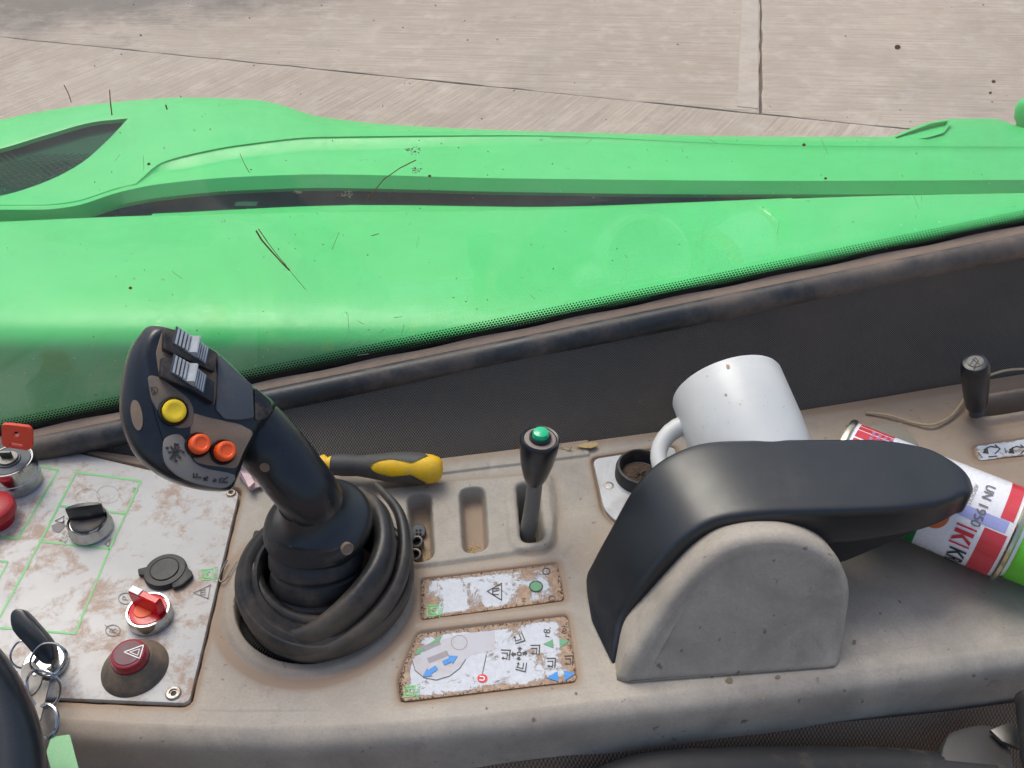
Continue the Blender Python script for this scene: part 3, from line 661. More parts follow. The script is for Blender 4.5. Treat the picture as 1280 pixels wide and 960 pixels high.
# ------------------------------------------------------------------ control panel with switches
ZP = .0012
cp = empty('control_panel', P(120, 720, 0), 'stained white switch plate with green printed lines left of the joystick', 'control panel')
plp = q(W2([(-150, 540), (41, 553), (299, 614), (236, 879), (-150, 863)], ZP), .005)
pts = [Vector((p.x, p.y, ZP)) for p in plp]
part('panel_plate', slab(pts, .004, .0006), M['panel'], cp)
ZL = ZP+.0003
f = Flat(ZL)
lines = [((50, 583), (73, 587)), ((73, 587), (23, 673)), ((23, 673), (-30, 668)), ((95, 590), (176, 601)), ((95, 590), (50, 678)), ((50, 678), (-2, 774)), ((176, 601), (137, 686)), ((137, 686), (94, 792)), ((75, 632), (158, 642)), ((52, 677), (137, 686)), ((-20, 783), (94, 792)), ((10, 702), (-20, 760)), ((10, 702), (-30, 697))]
for a, b in lines:
    g_ = Flat(ZL-.0001*(lines.index((a, b)) % 2)); g_.line(a, b, 2.6); part('green_line', g_.geo(), M['greenink'], cp, False)
merlo(f, f, 259, 718, 7)
f.text('HI', (168, 612), UU, VV, 6)
tag(part('green_emblem', f.geo(), M['greenink'], cp, False), kind='stuff')
f = Flat(ZL+.0001)
f.ring((157, 748), 9, 7, 1.0); f.text('P', (157, 748), UU, VV, 11)
f.ring((141, 788), 9, 7, 1.0); f.text('R', (141, 788), UU, VV, 11); f.line((131, 781), (150, 795), .8)
f.path([(242, 741), (263, 731), (260, 748)], 1.1, True); f.path([(251, 738), (251, 743)], 1.2); f.path([(251, 738), (257, 737)], .9); f.path([(251, 740.5), (257, 740)], .9); f.path([(251, 743), (257, 743)], .9)
f.poly([(64, 657), (70, 654), (78, 652), (81, 650), (80, 660), (74, 666), (66, 664)]); f.path([(69, 651), (80, 645), (79, 654)], 1.1, True)
f.path([(131, 680), (138, 674), (136, 683)], 1.0, True)
f.text('0 0 5', (80, 668), (-.3, .9), (-.9, -.3), 5); f.text('AUTO', (84, 672), (.4, -.9), (-.9, -.4), 6)
for k in range(4): f.text(random.choice('0158'), (76+k*3, 675-k*9), UU, VV, 6)
f.ring((110, 622), 15, 11, .35); f.ring((135, 618), 14, 11, .3)
tag(part('black_symbols', f.geo(), M['greyink'], cp, False), kind='stuff')
def screw(px, py, r, z=ZP, parent=cp, m='screw'):
    c = P(px, py, z)
    s = part('screw', lathe(c, (0, 0, 1), [(r, -.001), (r, .0006), (r*.85, .0014), (r*.55, .0016), (r*.5, .0005), (0, .0004)], 24), M[m], parent)
    part('socket', lathe(c, (0, 0, 1), [(r*.42, .0005), (r*.4, .0007), (0, .0006)], 6), M['matt'], s)
screw(289, 617, .0036); screw(217, 867, .0048)
# rotary selector
def px2m(px, py, z): return FOC/((P(px, py, z)-CAM).dot(CF))
c = P(115, 662, ZP); s = px2m(115, 662, ZP); r = 25.5/s
sw = part('rotary_switch', lathe(c, (0, 0, 1), [(r*1.04, 0), (r*1.04, .003), (r*.98, .0042), (r*.98, .010), (r*.9, .0118), (r*.86, .0112), (r*.84, .010), (0, .010)], 48), M['chrome'], cp)
sw['label'] = 'round black rotary switch with silver bezel'
kk = c+Vector((0, 0, .0105)); part('switch_cap', lathe(kk, (0, 0, 1), [(r*.8, -.001), (r*.8, .0008), (r*.7, .0016), (0, .0016)], 36), M['black_dusty'], sw)
ax = (P(140, 645, .012)-P(93, 652, .012)).normalized(); ay = Vector((-ax.y, ax.x, 0))
prow = []
for t in np.linspace(-1, 1, 9):
    wv = .0042*math.sqrt(max(.05, 1-t*t*.9)); hh = .0135*(1-.12*t*t)
    o = kk+ax*t*r*.82+ay*.003
    prow.append([o-ay*wv, o-ay*wv*.75+Vector((0, 0, hh*.8)), o-ay*wv*.4+Vector((0, 0, hh)), o+ay*wv*.4+Vector((0, 0, hh)), o+ay*wv*.75+Vector((0, 0, hh*.8)), o+ay*wv])
part('finger_ridge', loft(prow), M['black'], sw)
# round rubber socket cover
c = P(208, 717, ZP); s = px2m(208, 717, ZP); r = 26/s
cv = part('socket_cover', lathe(c, (0, 0, 1), [(r, 0), (r, .003), (r*.94, .0046), (r*.70, .0050), (r*.68, .0042), (r*.65, .0042), (r*.63, .0054), (0, .0056)], 48), M['rubber_clean'], cp)
cv['label'] = 'round black rubber socket cover with side tab'
tp = [P(228, 703, ZP+.004), P(240, 714, ZP+.004), P(241, 719, ZP+.004), P(228, 731, ZP+.004), P(215, 735, ZP+.004), P(215, 700, ZP+.004)]
part('pull_tab', slab(round_poly(tp, .002), .003, .0006), M['rubber_clean'], cv)
part('hinge_tab', slab(round_poly(W2([(172, 711), (184, 708), (186, 719), (173, 718)], ZP+.0035), .001), .003, .0005), M['rubber_clean'], cv)
part('dust_ring', lathe(c+Vector((0, 0, .0044)), (0, 0, 1), [(r*.70, 0), (r*.68, .0004), (r*.66, 0)], 40), M['beige'], cv)
# red lit key-style switch
c = P(189, 772, ZP); s = px2m(189, 772, ZP); r = 27/s
rs_ = part('red_selector', lathe(c, (0, 0, 1), [(r*1.03, 0), (r*1.02, .004), (r, .0075), (r*.96, .0092), (r*.88, .0092), (r*.85, .0078), (0, .0075)], 48), M['chrome'], cp)
rs_['label'] = 'translucent red selector switch in chrome bezel'
kk = c+Vector((0, 0, .008))
part('red_dial', lathe(kk, (0, 0, 1), [(r*.84, 0), (r*.82, .0012), (r*.6, .0018), (0, .0018)], 36), M['redlens'], rs_)
part('lamp_insert', lathe(kk+Vector((-.002, -.001, .0018)), (0, 0, 1), [(r*.45, 0), (r*.42, .0008), (0, .001)], 24), M['orange'], rs_)
a0, a1 = P(171, 740, .022), P(208, 757, .022); ax = (a1-a0).normalized(); ay = Vector((-ax.y, ax.x, 0)); o = kk+Vector((.001, .0015, 0))
hw = r*.80
part('finger_blade', loft([[o-ax*hw*k2-ay*.0030*k3+Vector((0, 0, h)), o+ax*hw*k2-ay*.0030*k3+Vector((0, 0, h)), o+ax*hw*k2+ay*.0030*k3+Vector((0, 0, h)), o-ax*hw*k2+ay*.0030*k3+Vector((0, 0, h))] for h, k2, k3 in ((0, .95, 1), (.010, 1, .95), (.0145, .98, .85), (.0152, .95, .6))]), M['redlens'], rs_)
part('white_pointer', box(o-ax*hw*.62+Vector((0, 0, .0156)), ax*hw*.36, ay*.0022, Vector((0, 0, .0004))), M['whiteink'], rs_, False)
# hazard button
c = P(169, 835, ZP); s = px2m(169, 835, ZP); r = 40/s
hz = part('hazard_button', lathe(c, (0, 0, 1), [(r*1.02, 0), (r, .0016), (r*.92, .004), (r*.72, .0085), (r*.62, .0105), (r*.56, .0105), (r*.54, .008), (0, .008)], 48), plain('dirty_rubber', srgb(74, 70, 64), .7, .55, scale=50, bump=.3), cp)
hz['label'] = 'dark red hazard light button in dusty black cone'
part('button_lens', lathe(c+Vector((0, 0, .008)), (0, 0, 1), [(r*.56, 0), (r*.57, .005), (r*.52, .0082), (r*.46, .0088), (0, .0088)], 40), M['darkredlens'], hz)
part('button_core', lathe(c+Vector((0, 0, .0168)), (0, 0, 1), [(r*.44, 0), (r*.42, .0006), (0, .0006)], 36), plain('maroon', srgb(92, 48, 60), .5, .2, scale=100), hz)
zt = ZP+.0168+.0009; f = Flat(zt); f.path([(155, 815), (179.5, 806), (174.5, 823)], 1.1, True); f.path([(162, 815), (174.5, 811), (172, 819)], .8, True)
part('triangle_print', f.geo(), M['whiteink'], hz, False)
# emergency stop mushroom at the left edge
c = P(-2, 652, ZP); s = px2m(-2, 652, ZP); r = 27/s
es = part('stop_button', lathe(c, (0, 0, 1), [(r*.7, 0), (r*.7, .008), (r, .010), (r*1.02, .013), (r*.97, .0165), (r*.8, .0185), (0, .0195)], 48), M['mushroom'], cp); es['label'] = 'red mushroom stop button at the left edge'
# chrome key switch cylinder
c = P(26, 604, ZP); s = px2m(26, 604, ZP); r = 28/s
ks = part('key_switch', lathe(c, (0, 0, 1), [(r*.95, 0), (r*.97, .008), (r, .0085), (r, .0115), (r*.96, .012), (r*.96, .0135), (r*1.0, .014), (r*1.0, .0235), (r*.97, .025), (r*.92, .025), (r*.9, .024), (0, .024)], 56), M['chrome'], cp)
ks['label'] = 'tall chrome key switch barrel'
part('switch_face', lathe(c+Vector((0, 0, .0242)), (0, 0, 1), [(r*.88, 0), (r*.86, .0008), (r*.5, .001), (r*.48, .0022), (0, .0024)], 36), M['slate'], ks)
part('lock_barrel', lathe(c+Vector((0, 0, .026)), (0, 0, 1), [(r*.42, 0), (r*.40, .002), (0, .002)], 24), M['steel'], ks)
# red key: standing in it
kc = c+Vector((-.001, .001, .028)); key = empty('red_key', kc, 'red plastic headed key standing in the chrome switch barrel', 'key')
kn = Vector((.12, -1, .25)).normalized()
kp = [PL(a, b, kc+Vector((0, 0, .012)), kn) for a, b in ((2, 531), (10, 531), (36, 534), (40, 540), (40, 560), (34, 563), (6, 559), (2, 554))]
kh = [[PL(a+math.cos(t)*4.2, b+math.sin(t)*3.6, kc+Vector((0, 0, .012)), kn) for t in [2*math.pi*k/14 for k in range(14)]] for a, b in ((20, 543),)]
sl = [PL(a, b, kc+Vector((0, 0, .012)), kn) for a, b in ((12, 553), (28, 555.5), (28, 559), (12, 556.5))]
def holed(outer, holes, n, th):
    bm = bmesh.new(); ed = []
    for lp in [outer]+holes:
        vv_ = [bm.verts.new(p) for p in lp]; ed += [bm.edges.new((vv_[i-1], vv_[i])) for i in range(len(vv_))]
    r_ = bmesh.ops.triangle_fill(bm, edges=ed, use_beauty=True, use_dissolve=False)
    fs = [g_ for g_ in r_['geom'] if isinstance(g_, bmesh.types.BMFace)]
    ex = bmesh.ops.extrude_face_region(bm, geom=fs); bmesh.ops.translate(bm, vec=-Vector(n)*th, verts=[g_ for g_ in ex['geom'] if isinstance(g_, bmesh.types.BMVert)])
    bm.verts.index_update(); o_ = ([v.co.copy() for v in bm.verts], [tuple(v.index for v in f_.verts) for f_ in bm.faces]); bm.free(); return o_
part('key_head', holed(round_poly(kp, .0015, 3), [kh[0], sl], kn, .0034), M['redkey'], key, True, auto=30)
part('key_blade', box(kc+Vector((0, 0, -.001)), (.0042, 0, 0), (0, .0008, 0), (0, 0, .006)), M['steel'], key, False)
# ------------------------------------------------------------------ ignition key with rings and tag
zk = .02
ik = empty('ignition_key', P(60, 830, .003), 'black headed ignition key leaning over the lower left of the white panel', 'key')
kp3 = [(12, 770), (16, 762), (24, 761), (32, 766), (56, 793), (64, 805), (66, 815), (65, 825), (57, 830), (48, 826), (32, 808), (15, 788)]
kz = lambda x, y: .042-.016*(y-760)/70
kk_ = [P(a, b, kz(a, b)) for a, b in kp3]; nn = (kk_[4]-kk_[0]).cross(kk_[8]-kk_[0]).normalized(); nn = nn if nn.z > 0 else -nn
part('key_head', slab(catmull(kk_, 3), .007, .0016, nn), M['black'], ik)
part('key_blade', box(P(70, 814, .012)+Vector((-.004, 0, 0)), (P(66, 812, .02)-P(80, 822, .006))*.5, (0, .004, .002), (.0004, 0, .001)), M['steel'], ik, False)
lk = part('lock_surround', lathe(P(58, 832, ZP), (0, 0, 1), [(.014, 0), (.014, .003), (.012, .005), (.006, .005), (.005, .003), (0, .003)], 32), M['chrome'], cp)
lk['label'] = 'chrome ignition lock surround'
def kring(pts, r, name='key_ring', lab=None):
    c_ = catmull([P(a, b, z) for a, b, z in pts], 6)
    o_ = part(name, tube(c_, r, 8, True), M['chrome'], None, loc=tuple(sum(c_, Vector())/len(c_)))
    tag(o_, lab, 'key ring', 'key rings hanging at the lower left'); return o_
kring([(40, 820, .03), (52, 806, .034), (70, 805, .034), (81, 817, .03), (79, 833, .022), (66, 844, .018), (50, 843, .02), (39, 833, .025)], .0008, lab='split key ring through the black ignition key, uppermost of the rings')
kring([(34, 850, .02), (40, 840, .024), (54, 838, .026), (68, 845, .024), (76, 858, .018), (72, 875, .012), (60, 884, .01), (46, 882, .012), (36, 868, .016)], .0009, lab='middle key ring, linked below the ring through the ignition key')
kring([(48, 888, .01), (58, 881, .014), (68, 886, .014), (72, 898, .012), (70, 912, .008), (60, 922, .006), (50, 918, .005), (46, 902, .008)], .0013, lab='thick lowest key ring just above the green card tag')
kring([(14, 815, .02), (24, 802, .024), (40, 803, .022), (48, 815, .016), (40, 830, .012), (26, 835, .012), (15, 828, .016)], .0007, lab='thin key ring behind the black key, closest to the dark wheel')
sk = empty('steel_key', P(38, 862, .012), 'flat steel key hanging between key rings beside the dark wheel', 'key')
bow = [P(a, b, .014) for a, b in ((26, 838), (34, 828), (44, 829), (52, 840), (50, 856), (40, 868), (30, 862))]
part('key_bow', holed(catmull(bow, 3), [[P(43+math.cos(t)*4, 842+math.sin(t)*4, .014) for t in [2*math.pi*k/12 for k in range(12)]]], (0, 0, 1), .002), M['dullkey'], sk)
part('key_shank', slab([P(a, b, .013) for a, b in ((36, 862), (54, 850), (62, 852), (50, 900), (44, 896))], .0018), M['dullkey'], sk)
tg = part('card_tag', slab(round_poly([P(a, b, .006) for a, b in ((64, 921), (87, 918), (102, 975), (70, 985), (58, 940))], .001, 3), .0008), M['tagcard'], None, loc=tuple(P(80, 950, .004)))
tag(tg, 'pale green card tag hanging under the key rings at the bottom left', 'tag')
# ------------------------------------------------------------------ joystick
joy = empty('joystick', P(400, 740, 0), 'black multi-button joystick with yellow and orange buttons leaning left over its rubber boot', 'joystick')
HC = P(238, 505, .168); cdir = (CAM-HC).normalized(); HN = (cdir*.8+Vector((.34, .02, .22))).normalized()
def PH(px, py, off=0): return PL(px, py, HC+HN*off, HN)
L0 = [(197, 410), (224, 416), (270, 441), (315, 483), (338, 503), (340, 512), (329, 524), (318, 541), (305, 566), (295, 595), (285, 610), (255, 608), (226, 598), (209, 575), (202, 548), (191, 510), (184, 467), (182, 430)]
L1 = [(191, 407), (224, 415), (271, 440), (316, 482), (341, 501), (343, 513), (331, 527), (320, 545), (307, 569), (297, 598), (287, 613), (255, 613), (221, 604), (191, 587), (167, 562), (151, 515), (160, 448), (175, 418)]
L2 = [(192, 409), (222, 417), (268, 442), (312, 484), (338, 503), (341, 516), (330, 532), (318, 552), (305, 574), (292, 600), (280, 613), (252, 613), (218, 604), (190, 589), (164, 562), (149, 512), (158, 446), (174, 420)]
L3 = [(205, 430), (222, 432), (258, 455), (295, 490), (322, 508), (328, 520), (318, 535), (305, 553), (292, 572), (278, 590), (268, 600), (248, 602), (222, 596), (198, 582), (178, 558), (166, 514), (172, 460), (188, 436)]
def ring_(Lx, off, sc=1.0):
    c0 = Vector((sum(p[0] for p in Lx)/len(Lx), sum(p[1] for p in Lx)/len(Lx)))
    return catmull([PH(c0.x+(p[0]-c0.x)*sc, c0.y+(p[1]-c0.y)*sc, off) for p in Lx], 5)
def lerpL(a, b, t): return [(p[0]*(1-t)+q_[0]*t, p[1]*(1-t)+q_[1]*t) for p, q_ in zip(a, b)]
hrings = [ring_(L0, .0, .5), ring_(L0, .0, .93), ring_(L0, -.0004, .975), ring_(L0, -.002, 1.0), ring_(lerpL(L0, L1, .5), -.0042), ring_(lerpL(L0, L1, .85), -.0075), ring_(L1, -.012), ring_(L2, -.020), ring_(lerpL(L2, L3, .4), -.030), ring_(L3, -.038), ring_(L3, -.043, .7)]
head = part('grip_head', loft(hrings), M['black'], joy, auto=60)
# neck
def ell(c_, ax, rx, ry, n=28, ph=0):
    u, v, a = frame(ax); return [Vector(c_)+u*math.cos(t)*rx+v*math.sin(t)*ry for t in [2*math.pi*k/n for k in range(n)]]
ncs = [(296, 522, .128, .016, .017), (313, 535, .125, .0200, .019), (334, 555, .117, .0204, .0200), (351, 573, .108, .0202, .0198), (366, 593, .099, .0200, .0198), (378, 608, .0915, .0198, .0198), (386, 619, .085, .0196, .0196), (391, 627, .079, .0196, .0196)]
nrg = []
for i, (a, b, z, rx, ry) in enumerate(ncs):
    c_ = P(a, b, z); p0 = P(*ncs[max(i-1, 0)][:3]); p1 = P(*ncs[min(i+1, len(ncs)-1)][:3]); axn = (p0-p1).normalized()
    if i >= 5: axn = axn.lerp(Vector((-.12, -.06, 1)), (.3, .7, 1)[i-5]).normalized()
    nrg.append(ell(c_, axn, rx, ry))
nr2 = []
for j in range(28):
    nr2.append(catmull([r_[j] for r_ in nrg], 4, False))
nrg = [[nr2[j][i] for j in range(28)] for i in range(len(nr2[0]))]
part('grip_neck', loft(nrg), M['black'], joy, auto=60)
# collar
CA = Vector((-.12, -.06, 1)).normalized(); cc = P(396, 652, .058)
col = part('collar', lathe(cc, CA, [(.0185, .0235), (.0200, .0185), (.0232, .0125), (.0275, .0078), (.032, .0044), (.0348, .0022), (.0358, -.0008), (.0357, -.0050), (.0348, -.0090), (.032, -.0105), (0, -.0105)], 64), M['armblack'], joy)
u_, v_, a_ = frame(CA)
bv = BVHTree.FromPolygons([tuple(q_) for q_ in lathe(cc, CA, [(.0185, .0235), (.0200, .0185), (.0232, .0125), (.0275, .0078), (.032, .0044), (.0348, .0022), (.0358, -.0008), (.0357, -.0050), (.0348, -.0105)], 64, False)[0]], lathe(cc, CA, [(.0185, .0235), (.0200, .0185), (.0232, .0125), (.0275, .0078), (.032, .0044), (.0348, .0022), (.0358, -.0008), (.0357, -.0050), (.0348, -.0105)], 64, False)[1])
def cast(bvh, px, py):
    h = bvh.ray_cast(CAM, ray(px, py).normalized()); return h[0], (h[1] if h[1] is not None and h[1].dot(ray(px, py)) < 0 else (-h[1] if h[1] is not None else None))
for (a, b) in ((362, 691), (434, 686)):
    h, n_ = cast(bv, a, b)
    if h: part('bolt_recess', lathe(h-n_*.002, n_, [(.0040, 0), (.0042, .0026), (.0036, .0030), (.0030, .0022), (0, .0020)], 20), M['beige'], joy)
# bellows below the collar
b0, b1 = P(394, 668, .052), P(397, 748, .008); bx0 = (b0-b1).normalized(); BL = (b0-b1).length
pr = [(0, BL+.003), (.031, BL+.003), (.0312, BL*.93), (.0306, BL*.84), (.0280, BL*.81), (.0286, BL*.79), (.0304, BL*.72), (.0306, BL*.60), (.0282, BL*.54), (.0278, BL*.52), (.0294, BL*.49), (.0302, BL*.38), (.0298, BL*.28), (.0272, BL*.22), (.0268, BL*.20), (.0288, BL*.16), (.0292, 0), (.028, -.02), (0, -.02)]
part('bellows', lathe(b1, bx0, pr, 56), M['rubber'], joy)
# folded outer boot
oc = P(407, 722, .018); OA = Vector((.10, -.10, 1)).normalized()
wob = lambda t, h: .018*math.sin(2*t+1)+.010*math.sin(3*t)
pr = [(.0385, -.012), (.0395, .004), (.041, .010), (.0430, .0122), (.0450, .0100), (.0462, .0090), (.0480, .0100), (.0505, .0105), (.0525, .0085), (.0535, .0075), (.0550, .0078), (.0570, .006), (.0580, .002), (.0575, -.003), (.0555, -.006), (.0550, -.008), (.0562, -.010), (.0560, -.014), (.053, -.018), (.046, -.020)]
part('rubber_boot', lathe(oc, OA, pr, 72, False, wob), M['boot'], joy)
fold = [(452, 622, .040), (474, 645, .045), (481, 680, .046), (474, 712, .043), (455, 742, .038), (430, 768, .033), (404, 788, .028), (378, 799, .023), (352, 798, .018)]
fp = catmull([P(a, b, z-.006) for a, b, z in fold], 8, False); nf = len(fp)
part('boot_fold', tube(fp, [.0030+.0052*math.sin(math.pi*min(1, .15+.8*i/nf))**.7 for i in range(nf)], 16, False, flat=1.6, up=(0, 0, 1)), M['boot'], joy, auto=70)
fold2 = [(322, 668, .030), (318, 700, .032), (324, 732, .031), (340, 757, .029), (364, 773, .027), (392, 779, .026), (418, 774, .027), (440, 762, .028)]
fp = catmull([P(a, b, z-.006) for a, b, z in fold2], 8, False); nf = len(fp)
part('boot_fold', tube(fp, [.0016+.0034*math.sin(math.pi*min(1, .1+.85*i/nf)) for i in range(nf)], 14, False, flat=1.5, up=(0, 0, 1)), M['boot'], joy, auto=70)
fold3 = [(470, 606, .030), (498, 640, .034), (506, 685, .033), (496, 730, .030), (470, 770, .026), (430, 802, .022), (385, 818, .018), (345, 812, .014)]
fp = catmull([P(a, b, z-.006) for a, b, z in fold3], 8, False); nf = len(fp)
part('boot_fold', tube(fp, [.0015+.0042*math.sin(math.pi*min(1, .05+.9*i/nf)) for i in range(nf)], 14, False, flat=1.2, up=(0, 0, 1)), M['boot'], joy, auto=70)
# corrugated hose in the opening
hp = catmull([P(a, b, z) for a, b, z in ((285, 768, -.03), (303, 792, -.018), (325, 812, -.014), (360, 826, -.014), (400, 836, -.018), (440, 830, -.03))], 12, False)
rr = []; hp2 = []
for i in range(len(hp)-1):
    for k in range(4): hp2.append(hp[i].lerp(hp[i+1], k/4)); rr.append(.0085+(.0009 if (i*4+k) % 4 < 2 else -.0006))
ho = part('corrugated_hose', tube(hp2, rr, 14), M['hose'], None, loc=tuple(P(330, 810, -.02))); tag(ho, 'black corrugated hose inside the dark opening under the joystick boot', 'hose')
# head details
hb = BVHTree.FromPolygons([tuple(p) for p in loft(hrings)[0]], loft(hrings)[1])
def fp_(pts, off=.0006): return [PH(a, b, off) for a, b in pts]
part('beige_surround', slab(round_poly(fp_([(203, 413), (226, 419), (268, 443), (273, 480), (268, 507), (233, 480), (199, 470), (195, 440)]), .002, 3), .001, .0004, HN), M['beige'], joy)
part('thumb_plate', slab(round_poly(fp_([(185, 468), (200, 471), (236, 497), (243, 512), (240, 534), (222, 536), (203, 524), (190, 500)], .0010), .003, 4), .002, .0006, HN), plain('thumb_beige', srgb(112, 103, 94), .7, .35, scale=90), joy)
part('button_bay', slab(round_poly(fp_([(238, 515), (262, 522), (300, 530), (318, 540), (306, 562), (296, 586), (262, 582), (243, 578), (238, 560)], .0004), .003, 4), .002, .0004, HN), M['beige'], joy)
part('cover_plate', slab(round_poly(fp_([(273, 442), (292, 460), (316, 481), (318, 522), (300, 525), (281, 524), (270, 512)], .0016), .0015, 3), .002, .0006, HN), M['slate'], joy)
part('end_plate', slab(round_poly(fp_([(318.5, 484), (338, 500), (342, 510), (334, 523), (319.5, 526)], .0014), .002, 3), .002, .0006, HN), M['black_dusty'], joy)
def pixvec(a, b, d, off): return PH(a+d[0], b+d[1], off)-PH(a, b, off)
def roller(poly, cx, cy, along, cross):
    r0 = part('thumb_roller', slab(round_poly(fp_(poly, .0062), .0008, 2), .006, .0006, HN), M['black_dusty'], joy)
    A_ = pixvec(cx, cy, along, .006); C_ = pixvec(cx, cy, cross, .006)
    g_ = []
    for t, h, wd in [(-.80, .0014, .05), (-.62, .0022, .05), (-.44, .0028, .05), (-.27, .0032, .05), (.34, .0030, .04), (.47, .0026, .04), (.60, .0021, .04), (.73, .0015, .04)]:
        g_.append(box(PH(cx, cy, .0062)+A_*t+HN*h*.5, A_*wd, C_*.95, HN*h*.5))
    part('ribs', merge(*g_), M['roller'], r0, False)
    prf = []
    for t, h in ((-.30, .0008), (-.12, .0030), (-.02, .0062), (.06, .0090), (.14, .0092), (.20, .0070), (.30, .0016)):
        prf.append((t, h))
    sec = [[PH(cx, cy, .0062)+A_*t+C_*s_*1.0+HN*h for t, h in prf]+[PH(cx, cy, .0062)+A_*t+C_*s_ for t in (.30, -.30)] for s_ in (-1, 1)]
    part('centre_fin', loft(sec), M['roller'], r0, auto=50)
    base = [PH(cx, cy, .0064)+A_*a2+C_*b2*1.05+HN*.0006 for a2, b2 in ((-.95, -1), (.85, -1), (.85, 1), (-.95, 1))]
    part('roller_face', slab(base, .0012, 0, HN), M['slate'], r0, False)
roller([(206, 409), (228, 414), (272, 441), (269, 465), (246, 455), (205, 436)], 240, 433, (23, 15), (-2.2, 10))
roller([(203, 446), (224, 449), (268, 477), (268, 504), (240, 487), (201, 470)], 237, 468, (23, 15), (-2.2, 11))
def button(px, py, r, h, mat, ring=True, dish=True, off=.001):
    o_ = PH(px, py, off); s_ = FOC/((o_-CAM).dot(CF)); rr_ = r/s_; o_ = PH(px, py, off+h); o_ = o_-HN*h
    if ring: rg = part('button_ring', lathe(o_-HN*.001, HN, [(rr_*1.28, 0), (rr_*1.28, .0022), (rr_*1.18, .0032), (rr_*1.05, .0026), (rr_, .002), (0, .002)], 36), M['black'], joy)
    b_ = part('push_button', lathe(o_, HN, [(rr_*.98, 0), (rr_, h*.7), (rr_*.95, h*.9), (rr_*.8, h), (rr_*.62, h*1.0)] + ([(rr_*.52, h*.93), (0, h*.9)] if dish else [(0, h)]), 36), mat, joy)
    return b_
button(219, 513, 14.5, .0045, M['yellow'])['label'] = 'yellow push button'
button(252, 554, 12.5, .0085, M['orange'])['label'] = 'left orange push button'
button(284, 563, 12.5, .0085, M['orange'])['label'] = 'right orange push button'
pp = [(205, 552), (213, 544), (225, 543), (233, 553), (237, 568), (246, 580), (262, 587), (294, 594), (284, 609), (262, 608), (238, 602), (218, 591), (206, 576)]
part('print_plate', slab(catmull(fp_(pp, .0012), 3), .002, .0005, HN), M['knobgrey'], joy)
f = Flat(lambda a, b: PH(a, b, .0018))
f.text('F', (247, 595), (.05, -1), (-1, -.05), 15, bold=.02); f.text('R', (280, 600), (.05, -1), (-1, -.05), 16, bold=.02)
f.arrow((260, 596), (254, 601), 1.5, 3); f.arrow((254, 597), (260, 601), 1, 2); f.arrow((266, 602), (271, 599), 1.5, 3.4)
for a, b, c1, d1_ in ((213, 558, 226, 573), (219, 554, 218, 574), (210, 566, 228, 563), (214, 572, 224, 558)): f.line((a, b), (c1, d1_), 2.6)
for a, b in ((209, 560), (229, 565), (222, 556), (214, 573), (220, 576)): f.disc((a, b), 2.2, 1.8, 8)
tag(part('black_symbols', f.geo(), M['ink'], joy, False), kind='stuff')
f = Flat(lambda a, b: PH(a, b, .0014)); f.path([(188, 484), (194, 490), (191, 494)], 1.1); f.ring((193, 488), 4, 4, .8); f.text('H', (233, 507), UU, VV, 8)
tag(part('grey_symbols', f.geo(), M['ink'], joy, False), kind='stuff')
h, n_ = cast(hb, 171, 519)
if h:
    hh = [cast(hb, 171+math.cos(t)*7+math.sin(t)*2.5, 519+math.sin(t)*19) for t in [2*math.pi*k/24 for k in range(24)]]
    hh = [x_[0]+x_[1]*.0005 for x_ in hh if x_[0] is not None]; hc = h+n_*.0007
    part('oval_inlay', loft([[hc.lerp(p, .05) for p in hh], [p+n_*.0001 for p in hh], [p-n_*.002 for p in hh]]), M['beige'], joy)
h, n_ = cast(BVHTree.FromPolygons([tuple(p) for p in loft(nrg)[0]], loft(nrg)[1]), 331, 584)
if h: part('bolt_recess', lathe(h-n_*.001, n_, [(.0030, 0), (.0031, .0014), (.0024, .0012), (0, .0010)], 18), M['beige'], joy)
# pink wrapper beside joystick
wr = part('wrapper', merge(slab([P(a, b, .004) for a, b in ((296, 560), (312, 575), (330, 606), (312, 612), (298, 592))], .0012), slab([P(a, b, .010) for a, b in ((292, 572), (303, 574), (318, 603), (311, 609))], .003)), [M['pink']], None, False, loc=tuple(P(308, 595, 0)))
tag(wr, 'crumpled pink and white wrapper tucked between joystick grip and panel corner', 'wrapper')
cl = part('wire_clip', tube(catmull([P(a, b, .003) for a, b in ((296, 702), (288, 714), (282, 724), (276, 727), (274, 722), (278, 712), (284, 700))], 4, False), .0006, 7), M['steel'], None, loc=tuple(P(282, 715, 0)))
tag(cl, 'bent bare wire clip sticking out left of the joystick boot', 'wire')
# ------------------------------------------------------------------ green-button lever
lv = empty('auxiliary_lever', P(661, 672, -.02), 'lever with black flared knob and green button rising from its slot', 'lever')
kt, kb = P(675, 549, .090), P(668, 602, .050); ka = (kt-kb).normalized(); kl = (kt-kb).length
part('knob', lathe(kb, ka, [(.0045, -.001), (.0062, 0), (.0085, .006), (.0112, .018), (.0128, .030), (.0134, kl-.002), (.0132, kl), (.0124, kl+.0012), (.0112, kl+.0008), (.0108, kl), (0, kl)], 48), M['black'], lv)
part('knob_face', lathe(kt, ka, [(.0108, .0), (.0106, .0006), (.0075, .0008), (0, .0008)], 40), plain('dusty_ring', srgb(140, 128, 120), .6, .4, scale=120), lv)
part('button_seat', lathe(kt+ka*.0006, ka, [(.0074, 0), (.0074, .0022), (.0066, .003), (.0056, .0024), (0, .0022)], 36), M['black'], lv)
part('green_button', lathe(kt+ka*.0025, ka, [(.0056, 0), (.0056, .0028), (.005, .0042), (.0036, .0048), (0, .005)], 32), M['greenlens'], lv)
shp = catmull([kb+ka*.004, P(668, 610, .043), P(664, 640, .018), P(659, 668, -.006), P(657, 690, -.028)], 5, False)
